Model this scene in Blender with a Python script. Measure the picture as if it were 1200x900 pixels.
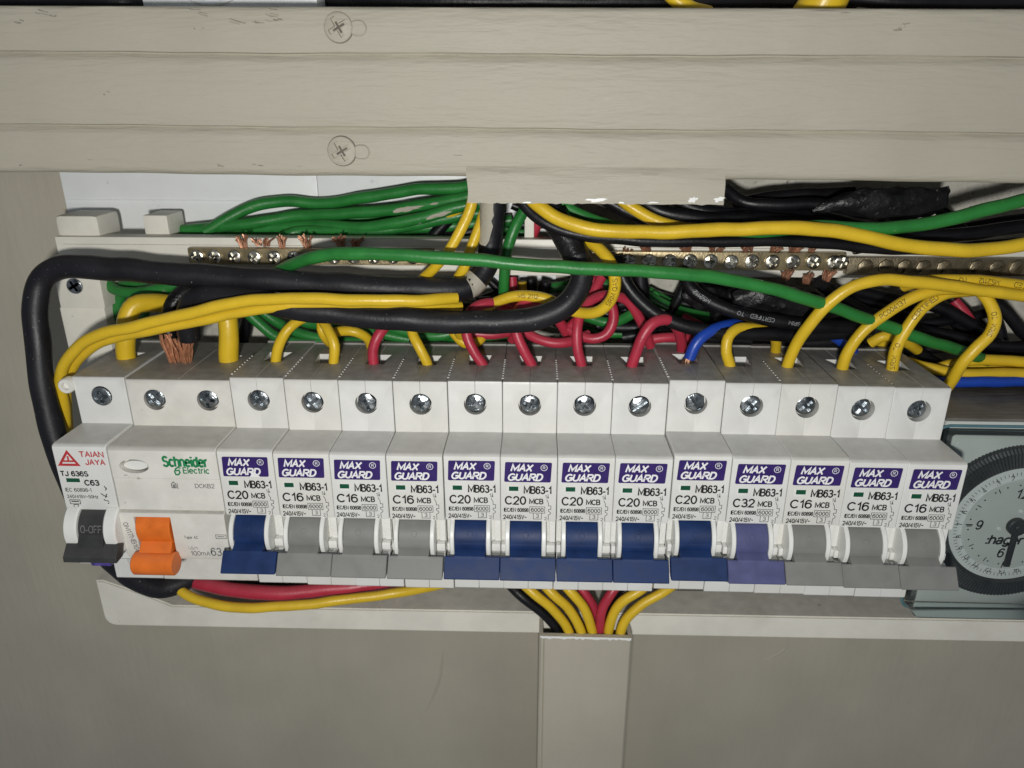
import bpy, bmesh, math, random
from mathutils import Vector, Matrix
sc = bpy.context.scene
for o in list(bpy.data.objects): bpy.data.objects.remove(o)
col = sc.collection
S = 0.001                      # all numbers below are millimetres
rnd = random.Random(7)
V = Vector

# ------------------------------------------------------------------ camera
CAM = V((155.28, -225.77, 85.53)); PIT, YAW, FPX = -.3644, -.0347, 870.65
fwd = V((math.sin(YAW)*math.cos(PIT), math.cos(YAW)*math.cos(PIT), math.sin(PIT)))
rgt = V((math.cos(YAW), -math.sin(YAW), 0)); upv = rgt.cross(fwd)
cd = bpy.data.cameras.new('camera'); cam = bpy.data.objects.new('camera', cd); col.objects.link(cam)
cam.matrix_world = Matrix(((rgt.x, upv.x, -fwd.x, CAM.x*S), (rgt.y, upv.y, -fwd.y, CAM.y*S), (rgt.z, upv.z, -fwd.z, CAM.z*S), (0, 0, 0, 1)))
cd.sensor_fit = 'HORIZONTAL'; cd.sensor_width = 36; cd.lens = 36*FPX/1200
cd.clip_start = .01; cd.clip_end = 20
cd.dof.use_dof = True; cd.dof.focus_distance = .242; cd.dof.aperture_fstop = 16
sc.camera = cam
# ------------------------------------------------------------------ light
w = bpy.data.worlds.new('World'); sc.world = w; w.use_nodes = True
bg = w.node_tree.nodes['Background']; bg.inputs[0].default_value = (.82, .9, 1, 1); bg.inputs[1].default_value = .16
ld = bpy.data.lights.new('phone_flash', 'POINT'); ld.energy = 3.1; ld.color = (1, .985, .95); ld.shadow_soft_size = .009
lo = bpy.data.objects.new('phone_flash', ld); col.objects.link(lo); lo.location = (.145, -.292, .060)
sc.view_settings.view_transform = 'Standard'; sc.view_settings.look = 'None'
sc.view_settings.exposure = 0; sc.view_settings.gamma = 1
sc.render.engine = 'CYCLES'
sc.cycles.max_bounces = 6; sc.cycles.transparent_max_bounces = 8; sc.cycles.caustics_reflective = False; sc.cycles.caustics_refractive = False
sc.cycles.sample_clamp_indirect = 4

def at(x, y, Y):
    'point seen at photo pixel x, y on the plane Y (mm)'
    d = fwd*FPX + rgt*(x-600) + upv*(450-y)
    return CAM + d*((Y-CAM.y)/d.y)

# ------------------------------------------------------------------ materials
MATS = {}
def mat(name, c, rough=.45, var=.08, vs=120, bump=.0, bs=900, metal=0, spec=.5, dust=0, stretch=None, spots=None, c2=None, c2amt=.5, coat=0, grime=0, stain=None, age=0, bd=.0006):
    if name in MATS: return MATS[name]
    m = bpy.data.materials.new(name); m.use_nodes = True; nt = m.node_tree; N = nt.nodes; L = nt.links
    b = N['Principled BSDF']; b.inputs['Roughness'].default_value = rough; b.inputs['Metallic'].default_value = metal
    b.inputs['Specular IOR Level'].default_value = spec; b.inputs['Coat Weight'].default_value = coat
    g = N.new('ShaderNodeNewGeometry'); pos = g.outputs['Position']
    if stretch:
        mp = N.new('ShaderNodeMapping'); mp.inputs['Scale'].default_value = stretch; L.new(pos, mp.inputs[0]); pos2 = mp.outputs[0]
    else: pos2 = pos
    n = N.new('ShaderNodeTexNoise'); n.inputs['Scale'].default_value = vs; n.inputs['Detail'].default_value = 6; L.new(pos, n.inputs['Vector'])
    cr = N.new('ShaderNodeValToRGB'); e = cr.color_ramp.elements
    d = c2 if c2 else tuple(x*(1-var*2) for x in c)
    e[0].position = .32; e[0].color = (*d, 1); e[1].position = .62 if not c2 else 1-c2amt; e[1].color = (*c, 1)
    L.new(n.outputs['Fac'], cr.inputs[0]); out = cr.outputs[0]
    def mix(f, a, bcol):
        mx = N.new('ShaderNodeMix'); mx.data_type = 'RGBA'; L.new(f, mx.inputs[0]); L.new(a, mx.inputs[6]); mx.inputs[7].default_value = (*bcol, 1); return mx.outputs[2]
    def mrange(v, a, bb, lo=0, hi=1):
        r = N.new('ShaderNodeMapRange'); L.new(v, r.inputs[0]); r.inputs[1].default_value = a; r.inputs[2].default_value = bb; r.inputs[3].default_value = lo; r.inputs[4].default_value = hi; return r.outputs[0]
    if spots:      # specks of dirt: (scale, threshold, colour)
        ns = N.new('ShaderNodeTexNoise'); ns.inputs['Scale'].default_value = spots[0]; ns.inputs['Detail'].default_value = 3; L.new(pos2, ns.inputs['Vector'])
        out = mix(mrange(ns.outputs['Fac'], spots[1], spots[1]+.06), out, spots[2])
    if stain:      # soft handled patches: (scale, threshold, strength, colour)
        nq = N.new('ShaderNodeTexNoise'); nq.inputs['Scale'].default_value = stain[0]; nq.inputs['Detail'].default_value = 7; nq.inputs['Roughness'].default_value = .65; L.new(pos2, nq.inputs['Vector'])
        out = mix(mrange(nq.outputs['Fac'], stain[1], stain[1]+.22, 0, stain[2]), out, stain[3])
    if age:        # each copy has yellowed by its own amount
        oi = N.new('ShaderNodeObjectInfo'); out = mix(mrange(oi.outputs['Random'], .2, 1, 0, age), out, tuple(c[i]*(.93, .88, .74)[i] for i in range(3)))
    if dust:       # dust that has settled on faces that look up
        sp = N.new('ShaderNodeSeparateXYZ'); L.new(g.outputs['Normal'], sp.inputs[0])
        nd = N.new('ShaderNodeTexNoise'); nd.inputs['Scale'].default_value = 260; nd.inputs['Detail'].default_value = 8; L.new(pos, nd.inputs['Vector'])
        mu = N.new('ShaderNodeMath'); mu.operation = 'MULTIPLY'; L.new(mrange(sp.outputs[2], .5, .95), mu.inputs[0]); L.new(mrange(nd.outputs['Fac'], .2, .75, .35*dust, dust), mu.inputs[1])
        out = mix(mu.outputs[0], out, (.30, .285, .26))
        if grime:  # thick old dust that lies on the terminal tops, out of reach of hands
            pz = N.new('ShaderNodeSeparateXYZ'); L.new(pos, pz.inputs[0]); mg = N.new('ShaderNodeMath'); mg.operation = 'MULTIPLY'
            L.new(mrange(pz.outputs[2], -.006, -.003), mg.inputs[0]); L.new(mrange(sp.outputs[2], .1, .5), mg.inputs[1])
            m2 = N.new('ShaderNodeMath'); m2.operation = 'MULTIPLY'; L.new(mg.outputs[0], m2.inputs[0]); L.new(mrange(nd.outputs['Fac'], .3, .7, .72, .95), m2.inputs[1])
            out = mix(m2.outputs[0], out, (.215, .203, .182))
    L.new(out, b.inputs['Base Color'])
    rr = mrange(n.outputs['Fac'], .3, .7, rough*.85, min(1, rough*1.15)); L.new(rr, b.inputs['Roughness'])
    if bump:
        nb = N.new('ShaderNodeTexNoise'); nb.inputs['Scale'].default_value = bs; nb.inputs['Detail'].default_value = 4; L.new(pos2, nb.inputs['Vector'])
        bp = N.new('ShaderNodeBump'); bp.inputs['Strength'].default_value = bump; bp.inputs['Distance'].default_value = bd; L.new(nb.outputs['Fac'], bp.inputs['Height']); L.new(bp.outputs[0], b.inputs['Normal'])
    MATS[name] = m; return m
PAINT = (.405, .377, .305)
M_paint = mat('grey_beige_paint', PAINT, .55, .03, 30, .5, 800, stretch=(.13, 1, 1), spots=(700, .76, (.2, .18, .14)), spec=.3, stain=(620, .5, .07, (.31, .295, .23)), bd=.0008)
M_wall = mat('wall_paint', (.47, .436, .352), .6, .05, 22, .35, 420, stretch=(1, 1, .16), spots=(150, .76, (.3, .28, .23)), stain=(26, .42, .45, (.40, .37, .30)))
M_plaster = mat('bare_plaster', (.58, .56, .49), .8, .12, 160, .5, 900, spots=(600, .66, (.25, .23, .19)))
M_board = mat('white_board', (.86, .88, .88), .4, .03, 60, .1, 300, spots=(150, .7, (.62, .63, .62)))
M_cream = mat('cream_plastic', (.78, .755, .665), .45, .05, 70, .1, 700, dust=.5, stain=(60, .5, .3, (.6, .56, .46)), spots=(420, .72, (.3, .28, .22)))
M_creamdirtshade = mat('cream_plastic_dust_shade', (.42, .40, .34), .7, .15, 140, .3, 900, spots=(300, .64, (.2, .18, .15)))  # cream darkened for dust and for the grazing, dim light on the ledge
M_white = mat('breaker_plastic', (.71, .71, .685), .38, .03, 110, .04, 1500, dust=.4, grime=1, spots=(700, .76, (.42, .40, .36)), stain=(75, .52, .26, (.58, .55, .475)), age=.28)
M_rcd = mat('aged_breaker_plastic', (.70, .685, .63), .42, .06, 130, .06, 1500, dust=.6, grime=1, spots=(380, .70, (.42, .40, .34)), stain=(60, .48, .35, (.55, .52, .43)))
M_guard = mat('guard_plastic', (.74, .74, .71), .35, .03, 200)
M_blue = mat('blue_plastic', (.009, .029, .108), .5, .14, 180, .05, 2500, spec=.25)
M_lav = mat('faded_blue_plastic', (.085, .092, .205), .45, .1, 180, .05, 2500, spec=.25)
M_grey = mat('grey_plastic', (.20, .20, .19), .45, .05, 200, .04, 2500, spec=.3)
M_orange = mat('orange_plastic', (.74, .165, .018), .4, .1, 160, .05, 2000, dust=.1)
M_char = mat('charcoal_plastic', (.035, .036, .036), .45, .12, 200, .08, 2500, dust=.12)
M_purple = mat('purple_print', (.032, .014, .125), .4, .06, 300)
M_ink = mat('black_ink', (.012, .012, .012), .5, .1, 400)
M_greyink = mat('grey_ink', (.17, .17, .165), .5, .1, 400)
M_whiteink = mat('white_ink', (.8, .8, .8), .45, .03, 400)
M_redink = mat('red_ink', (.50, .035, .04), .45, .1, 400)
M_greenink = mat('green_ink', (.012, .22, .075), .45, .1, 400)
M_flag = mat('green_flag', (.004, .075, .035), .35, .1, 300)
M_steel = mat('screw_steel', (.44, .47, .49), .26, .2, 420, .28, 900, metal=1, c2=(.12, .14, .155), c2amt=.40)
M_steelbright = mat('worn_screw_steel', (.62, .60, .53), .27, .15, 420, .2, 900, metal=1, c2=(.17, .155, .12), c2amt=.42)
M_brass = mat('tarnished_brass', (.40, .325, .19), .40, .15, 250, .2, 1500, metal=.75, spots=(600, .66, (.2, .15, .08)))
M_brassdark = mat('dark_brass', (.25, .21, .14), .42, .15, 250, .2, 1500, metal=.8, spots=(600, .66, (.12, .09, .05)))
M_copper = mat('copper', (.58, .30, .19), .42, .15, 700, .2, 2500, metal=.75)
M_yel = mat('yellow_pvc', (.73, .49, .022), .36, .05, 130, .16, 900, dust=.1, stain=(90, .5, .3, (.52, .33, .03)), spots=(500, .75, (.4, .27, .05)))
M_grn = mat('green_pvc', (.022, .205, .036), .40, .12, 130, .15, 800, dust=.1, spots=(260, .73, (.2, .27, .18)))
M_red = mat('red_pvc', (.46, .032, .062), .40, .08, 130, .12, 900, dust=.12, spots=(420, .74, (.5, .2, .2)))
M_blk = mat('black_pvc', (.007, .007, .009), .42, .2, 130, .15, 900, spec=.35, spots=(900, .75, (.10, .10, .10)))
M_blkcable = mat('black_sheath', (.011, .011, .0145), .47, .2, 90, .14, 900, spec=.4, dust=.05, spots=(1100, .70, (.20, .20, .20)))
M_blu = mat('blue_pvc', (.012, .06, .40), .36, .08, 130, .1, 900)
M_tape = mat('black_tape', (.010, .010, .011), .38, .3, 200, .9, 420, spec=.35, spots=(500, .7, (.10, .095, .09)))
M_timertop = mat('timer_top_dust_shade', (.16, .15, .135), .6, .25, 90, .4, 500, stretch=(.15, 1, 1), dust=.25, stain=(300, .5, .5, (.09, .08, .07)))  # brown dust with the top's grazing shade mixed into the colour
M_dial = mat('dial_face', (.50, .53, .505), .6, .03, 90, spec=.2)
M_scale = mat('dial_scale', (.63, .66, .645), .6, .03, 90, spec=.2)
M_rubber = mat('black_ring', (.028, .029, .032), .5, .15, 300, .1, 1500, dust=.1)
M_teal = mat('cover_edge', (.09, .19, .22), .15, .1, 200)
M_translucent = mat('milky_plastic', (.74, .73, .68), .35, .04, 300)
M_grime = mat('grime', (.14, .125, .10), .8, .2, 500); M_scratch = mat('scuffed_paint', (.22, .205, .165), .8, .2, 700)
M_violet = mat('violet_film', (.11, .08, .35), .12, .3, 500, .6, 900)
M_chip = mat('bare_white_pvc', (.80, .80, .78), .4, .03, 300)
def glass():
    m = bpy.data.materials.new('tinted_clear_plastic'); m.use_nodes = True; nt = m.node_tree; N = nt.nodes; L = nt.links
    for n in list(N): N.remove(n)
    o = N.new('ShaderNodeOutputMaterial'); mx = N.new('ShaderNodeMixShader'); t = N.new('ShaderNodeBsdfTransparent'); g = N.new('ShaderNodeBsdfGlossy'); f = N.new('ShaderNodeFresnel')
    t.inputs[0].default_value = (.87, .905, .90, 1); g.inputs[0].default_value = (.9, .95, .95, 1); g.inputs['Roughness'].default_value = .08; f.inputs[0].default_value = 1.45
    L.new(f.outputs[0], mx.inputs[0]); L.new(t.outputs[0], mx.inputs[1]); L.new(g.outputs[0], mx.inputs[2]); L.new(mx.outputs[0], o.inputs[0]); return m
M_glass = glass()

# ------------------------------------------------------------------ builders
class MB:
    def __init__(s): s.v = []; s.f = []
    def add(s, vs, fs):
        o = len(s.v); s.v += [V(x) for x in vs]; s.f += [tuple(i+o for i in f) for f in fs]; return s
    def box(s, x0, x1, y0, y1, z0, z1, b=0.0):
        if b <= 0:
            vs = [(x, y, z) for x in (x0, x1) for y in (y0, y1) for z in (z0, z1)]
            return s.add(vs, [(0, 1, 3, 2), (4, 6, 7, 5), (0, 4, 5, 1), (2, 3, 7, 6), (0, 2, 6, 4), (1, 5, 7, 3)])
        bm = bmesh.new(); bmesh.ops.create_cube(bm, size=1)
        for q in bm.verts: q.co = V(((x0+x1)/2+q.co.x*(x1-x0), (y0+y1)/2+q.co.y*(y1-y0), (z0+z1)/2+q.co.z*(z1-z0)))
        bmesh.ops.bevel(bm, geom=bm.edges[:], offset=b, segments=2, profile=.6, affect='EDGES')
        return s.bm(bm)
    def bm(s, bm):
        bm.verts.ensure_lookup_table(); bm.verts.index_update()
        s.add([v.co.copy() for v in bm.verts], [[v.index for v in f.verts] for f in bm.faces]); bm.free(); return s
    def prism(s, prof, x0, x1, ins=.0):
        'profile of (Y, z) points swept along X, its ends drawn in by ins'
        xs = [(x0, ins), (x0+ins, 0), (x1-ins, 0), (x1, ins)] if ins else [(x0, 0), (x1, 0)]
        return s.loft(prof, xs)
    def loft(s, prof, xs):
        n = len(prof); a = 0
        for i in range(n): a += prof[i][0]*prof[(i+1) % n][1]-prof[(i+1) % n][0]*prof[i][1]
        sg = 1 if a > 0 else -1
        nor = []
        for i in range(n):
            p, q, r = V(prof[i-1]), V(prof[i]), V(prof[(i+1) % n])
            e1 = (q-p).normalized(); e2 = (r-q).normalized(); t = V((e1.y+e2.y, -(e1.x+e2.x)))*sg
            nor.append(t.normalized()*min(1.4, 1/max(.3, t.length/2)) if t.length > 1e-6 else V((0, 0)))
        vs = []; fs = []
        for x, ins in xs:
            for i in range(n): vs.append((x, prof[i][0]-nor[i].x*ins, prof[i][1]-nor[i].y*ins))
        for k in range(len(xs)-1):
            for i in range(n):
                j = (i+1) % n; fs.append((k*n+i, k*n+j, (k+1)*n+j, (k+1)*n+i))
        fs.append(tuple(range(n))); fs.append(tuple(range((len(xs)-1)*n, len(xs)*n))[::-1])
        return s.add(vs, fs)
    def cyl(s, c, ax, r, h, seg=24, bev=0, r2=None):
        'cylinder from c along ax'
        ax = V(ax).normalized(); a = ax.orthogonal().normalized(); b = ax.cross(a); c = V(c); r2 = r if r2 is None else r2
        rings = [(0, r), (h-bev, r2), (h, r2-bev)] if bev else [(0, r), (h, r2)]
        vs = [c+ax*t+(a*math.cos(6.28318*i/seg)+b*math.sin(6.28318*i/seg))*q for t, q in rings for i in range(seg)]
        fs = [(k*seg+i, k*seg+(i+1) % seg, (k+1)*seg+(i+1) % seg, (k+1)*seg+i) for k in range(len(rings)-1) for i in range(seg)]
        fs.append(tuple(range(seg))[::-1]); fs.append(tuple(range((len(rings)-1)*seg, len(rings)*seg)))
        return s.add(vs, fs)
    def tube(s, pts, r, seg=12, cap=True):
        P, T, A = frames(pts); o = []
        rr = r if callable(r) else (lambda t: r)
        n = len(P)
        for k in range(n):
            b = T[k].cross(A[k]); q = rr(k/(n-1))
            for i in range(seg):
                an = 6.28318*i/seg; o.append(P[k]+(A[k]*math.cos(an)+b*math.sin(an))*q)
        fs = [(k*seg+i, k*seg+(i+1) % seg, (k+1)*seg+(i+1) % seg, (k+1)*seg+i) for k in range(n-1) for i in range(seg)]
        if cap: fs.append(tuple(range(seg))[::-1]); fs.append(tuple(range((n-1)*seg, n*seg)))
        return s.add(o, fs)
def spline(P, step=1.3):
    P = [V(p) for p in P]
    if len(P) < 3: return P
    P = [P[0]*2-P[1]]+P+[P[-1]*2-P[-2]]; out = []
    for i in range(1, len(P)-2):
        a, b, c, d = P[i-1:i+3]; n = max(2, int((c-b).length/step))
        l1 = max(.01, (b-a).length**.5); l2 = max(.01, (c-b).length**.5); l3 = max(.01, (d-c).length**.5)
        m1 = ((b-a)/l1-(c-a)/(l1+l2)+(c-b)/l2)*l2; m2 = ((c-b)/l2-(d-b)/(l2+l3)+(d-c)/l3)*l2
        for k in range(n):
            t = k/n; t2 = t*t; t3 = t2*t
            out.append(b*(2*t3-3*t2+1)+m1*(t3-2*t2+t)+c*(-2*t3+3*t2)+m2*(t3-t2))
    out.append(P[-2]); return out
def frames(P):
    n = len(P); T = [(P[min(n-1, k+1)]-P[max(0, k-1)]).normalized() for k in range(n)]
    A = [T[0].orthogonal().normalized()]
    for k in range(1, n):
        a = A[-1]-T[k]*A[-1].dot(T[k]); A.append(a.normalized() if a.length > 1e-6 else T[k].orthogonal().normalized())
    return P, T, A

def mesh_of(mb, name, m, angle=35, recalc=True):
    me = bpy.data.meshes.new(name); me.from_pydata([tuple(v*S) for v in mb.v], [], mb.f)
    if recalc:
        bm = bmesh.new(); bm.from_mesh(me); bmesh.ops.recalc_face_normals(bm, faces=bm.faces[:]); bm.to_mesh(me); bm.free()
    me.materials.append(m)
    if angle:
        me.shade_smooth(); me.set_sharp_from_angle(angle=math.radians(angle))
    return me
def root_loc(o):
    while o.parent: o = o.parent
    return o.location/S
def obj(name, mb, m, parent=None, angle=35, world=True, recalc=True):
    'one mesh object; with world the coordinates are scene millimetres, else those of the thing'
    if isinstance(mb, MB):
        if parent and world:
            d = root_loc(parent); mb.v = [v-d for v in mb.v]
        me = mesh_of(mb, name, m, angle, recalc)
    else: me = mb
    o = bpy.data.objects.new(name, me); col.objects.link(o)
    if parent: o.parent = parent
    return o
def tag(o, label=None, cat=None, group=None, kind=None):
    for k, v in (('label', label), ('category', cat), ('group', group), ('kind', kind)):
        if v: o[k] = v
    return o
def thing(name, label, cat, loc, group=None):
    o = bpy.data.objects.new(name, None); col.objects.link(o); o.location = V(loc)*S; o.empty_display_size = .005
    return tag(o, label, cat, group)
def boolean(base, cutters, name, m, angle=30):
    a = bpy.data.objects.new('tmp', mesh_of(base, name, m, 0)); b = bpy.data.objects.new('tmp2', mesh_of(cutters, 'cut', m, 0))
    col.objects.link(a); col.objects.link(b)
    md = a.modifiers.new('b', 'BOOLEAN'); md.object = b; md.operation = 'DIFFERENCE'; md.solver = 'EXACT'; md.use_self = True
    dg = bpy.context.evaluated_depsgraph_get(); dg.update()
    me = bpy.data.meshes.new_from_object(a.evaluated_get(dg)); me.name = name
    bpy.data.objects.remove(a); bpy.data.objects.remove(b)
    me.shade_smooth(); me.set_sharp_from_angle(angle=math.radians(angle)); return me

# flat print: lettering drawn as strokes -----------------------------
def _E(cx, cy, rx, ry, a0, a1, n=10):
    return [(cx+rx*math.cos(math.radians(a0+(a1-a0)*k/n)), cy+ry*math.sin(math.radians(a0+(a1-a0)*k/n))) for k in range(n+1)]
_O = lambda cx, cy, rx, ry: _E(cx, cy, rx, ry, 90, 450, 16)
FONT = {
 ' ': (3, []), '-': (3.4, [[(0, 3.7), (3.4, 3.7)]]), '/': (3.6, [[(0, -.3), (3.6, 10.3)]]), '~': (5, [[(0, 4.4), (1.2, 5.3), (2.4, 4.9), (3.6, 4.3), (5, 5.2)]]), ':': (1.2, [[(.6, 1.3), (.6, 0)], [(.6, 6.6), (.6, 5.3)]]),
 'Δ': (7, [[(3.5, 9.6), (.2, 0), (6.8, 0), (3.5, 9.6)]]),
 '0': (6, [_O(3, 5, 3, 5)]), '1': (3, [[(0, 7.4), (1.4, 8.4), (2.6, 10), (2.6, 0)]]), '2': (6, [_E(3, 7.2, 2.9, 2.8, 170, -38)+[(.1, 0), (6, 0)]]),
 '3': (6, [_E(2.9, 7.55, 2.6, 2.45, 155, -80)+[(2.2, 5.15)], [(2.2, 5.15)]+_E(2.9, 2.6, 3.1, 2.6, 85, -155)]),
 '4': (6.4, [[(4.7, 0), (4.7, 10), (0, 3), (6.4, 3)]]), '5': (6, [[(5.6, 9.9), (1.3, 9.9), (.5, 5.0)]+_E(2.9, 3.2, 3.1, 3.2, 128, -155)]),
 '6': (6, [_E(3.2, 6, 3.1, 4, 38, 180, 7)+[(.05, 3.3)]+_E(3.0, 3.2, 2.95, 3.2, 180, 540, 16)]), '7': (6, [[(0, 10), (6, 10), (3.4, 5.4), (2.2, 0)]]),
 '8': (6, [_O(3, 7.6, 2.5, 2.4), _O(3, 2.6, 3, 2.6)]), '9': (6, [_E(2.8, 4, 3.1, 4, 218, 360, 7)+[(5.95, 6.7)]+_E(3.0, 6.8, 2.95, 3.2, 0, 360, 16)]),
 'A': (7.4, [[(0, 0), (3.7, 10), (7.4, 0)], [(1.4, 3.6), (6, 3.6)]]), 'B': (6.6, [[(0, 0), (0, 10), (3.4, 10)]+_E(3.5, 7.65, 2.5, 2.35, 80, -80, 8)+[(.2, 5.3)], [(3.4, 5.3)]+_E(3.6, 2.65, 3, 2.65, 80, -80, 8)+[(0, 0)]]),
 'C': (7.6, [_E(4, 5, 4, 5, 42, 318, 14)]), 'D': (7, [[(0, 0), (0, 10), (2.8, 10)]+_E(3, 5, 4, 5, 85, -85)+[(0, 0)]]),
 'E': (6, [[(6, 10), (0, 10), (0, 0), (6.2, 0)], [(.2, 5.2), (5.5, 5.2)]]), 'F': (5.8, [[(5.8, 10), (0, 10), (0, 0)], [(.2, 5.2), (5, 5.2)]]),
 'G': (8, [_E(4.1, 5, 4.1, 5, 45, 322, 14)+[(7.9, 1.6), (7.9, 4.7), (4.6, 4.7)]]), 'H': (7, [[(0, 0), (0, 10)], [(7, 0), (7, 10)], [(.2, 5.2), (6.8, 5.2)]]), 'I': (.8, [[(.4, 0), (.4, 10)]]),
 'J': (5, [[(5, 10), (5, 3)]+_E(2.5, 2.6, 2.5, 2.6, 0, -180, 8)]), 'K': (7, [[(0, 0), (0, 10)], [(6.6, 10), (.3, 3.8)], [(2.4, 5.9), (7, 0)]]), 'L': (5.6, [[(0, 10), (0, 0), (5.6, 0)]]),
 'M': (9, [[(0, 0), (0, 10), (4.5, 1.8), (9, 10), (9, 0)]]), 'N': (7, [[(0, 0), (0, 10), (7, 0), (7, 10)]]), 'O': (8.2, [_O(4.1, 5, 4.1, 5)]),
 'P': (6.6, [[(0, 0), (0, 10), (3.6, 10)]+_E(3.7, 7.3, 2.8, 2.7, 80, -80, 8)+[(.2, 4.6)]]), 'Q': (8.2, [_O(4.1, 5, 4.1, 5), [(5, 2.4), (8, -.5)]]),
 'R': (7.2, [[(0, 0), (0, 10), (3.8, 10)]+_E(3.9, 7.4, 2.8, 2.6, 80, -80, 8)+[(.2, 4.8)], [(3.6, 4.7), (7.2, 0)]]),
 'S': (6.8, [_E(3.4, 7.5, 3, 2.5, 30, 240, 9)+_E(3.4, 2.6, 3.3, 2.6, 70, -155, 10)]), 'T': (7, [[(0, 10), (7, 10)], [(3.5, 9.8), (3.5, 0)]]),
 'U': (7, [[(0, 10), (0, 3.6)]+_E(3.5, 3.5, 3.5, 3.5, 180, 360)+[(7, 10)]]), 'V': (7, [[(0, 10), (3.5, 0), (7, 10)]]), 'W': (10, [[(0, 10), (2.5, 0), (5, 9.4), (7.5, 0), (10, 10)]]), 'X': (7, [[(0, 0), (7, 10)], [(0, 10), (7, 0)]]), 'Y': (7, [[(0, 10), (3.5, 4.6), (7, 10)], [(3.5, 4.6), (3.5, 0)]]),
 'a': (5.6, [_E(2.8, 5.2, 2.6, 2.1, 155, 20, 6)+[(5.3, 5), (5.3, 0)], [(5.3, 4.2), (2.4, 3.7)]+_E(2.1, 2, 2, 1.9, 100, 270, 7)+[(3.6, .3), (5.3, 1.8)]]), 'c': (5.6, [_E(2.9, 3.6, 2.9, 3.6, 45, 315)]), 'd': (5.8, [[(5.6, 10), (5.6, 0)], _O(2.8, 3.6, 2.8, 3.6)]),
 'e': (6, [[(.1, 3.9), (5.8, 3.9)]+_E(3, 3.6, 2.9, 3.6, 12, 315, 14)]), 'g': (5.8, [_O(2.8, 3.6, 2.8, 3.6), [(5.6, 7.2), (5.6, -.6)]+_E(2.9, -.4, 2.7, 2.3, 0, -160, 8)]), 'h': (5.4, [[(0, 0), (0, 10)], [(0, 4.6)]+_E(2.7, 4.6, 2.7, 2.6, 165, 0, 7)+[(5.4, 0)]]),
 'i': (.8, [[(.4, 0), (.4, 7.2)], [(.4, 9), (.4, 10)]]), 'l': (.8, [[(.4, 0), (.4, 10)]]), 'm': (8.4, [[(0, 0), (0, 7.2)], [(0, 5)]+_E(2.1, 5, 2.1, 2.2, 165, 0, 6)+[(4.2, 0)], [(4.2, 5)]+_E(6.3, 5, 2.1, 2.2, 165, 0, 6)+[(8.4, 0)]]),
 'n': (5.4, [[(0, 0), (0, 7.2)], [(0, 4.6)]+_E(2.7, 4.6, 2.7, 2.6, 165, 0, 7)+[(5.4, 0)]]), 'p': (5.8, [[(0, 7.2), (0, -2.8)], _O(2.9, 3.6, 2.8, 3.6)]), 'r': (3.4, [[(0, 0), (0, 7.2)], [(0, 4.4)]+_E(2.4, 4.6, 2.4, 2.5, 170, 70, 5)]), 't': (3.2, [[(1.4, 9.4), (1.4, 1.6)]+_E(2.6, 1.5, 1.2, 1.5, 180, 290, 4), [(0, 7), (3.2, 7)]]), 'z': (5, [[(0, 7.1), (5, 7.1), (0, .1), (5.2, .1)]]), 'y': (5.4, [[(0, 7.2), (2.7, .4)], [(5.4, 7.2), (2.4, -1.6), (.4, -2.4)]])}
def text_strokes(t, shear=0.):
    x = 0; out = []
    for ch in t:
        wd, st = FONT[ch]
        for s_ in st: out.append([(x+p[0]+shear*p[1], p[1]) for p in s_])
        x += wd+2.1
    return out
def ribbon(pts, wd):
    'one stroke of even width with mitred corners'
    P = [V(pts[0])]
    for p in pts[1:]:
        if (V(p)-P[-1]).length > 1e-5: P.append(V(p))
    n = len(P); closed = n > 3 and (P[0]-P[-1]).length < wd*.2; vs = []
    if closed: P[-1] = P[0]
    for i in range(n):
        a = (P[i]-P[i-1]).normalized() if i else None; b = (P[i+1]-P[i]).normalized() if i < n-1 else None
        if closed and i == 0: a = (P[0]-P[-2]).normalized()
        if closed and i == n-1: b = (P[1]-P[0]).normalized()
        a = a or b; b = b or a; t = a+b; t = t.normalized() if t.length > .05 else a
        nn = V((-t.y, t.x)); k = 1/max(.45, nn.dot(V((-a.y, a.x)))); q = P[i]
        if not closed and i == 0: q = q-a*wd*.15
        if not closed and i == n-1: q = q+a*wd*.15
        vs += [q+nn*k*wd/2, q-nn*k*wd/2]
    return vs, [(2*i+1, 2*i+3, 2*i+2, 2*i) for i in range(n-1)]
def glyphs(s, bold=0., shear=0.):
    vs = []; fs = []
    for st in text_strokes(s, shear):
        a, f = ribbon([(p[0]*.072, p[1]*.072) for p in st], .08); fs += [tuple(i+len(vs) for i in q) for q in f]; vs += a
    return vs, fs
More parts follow.
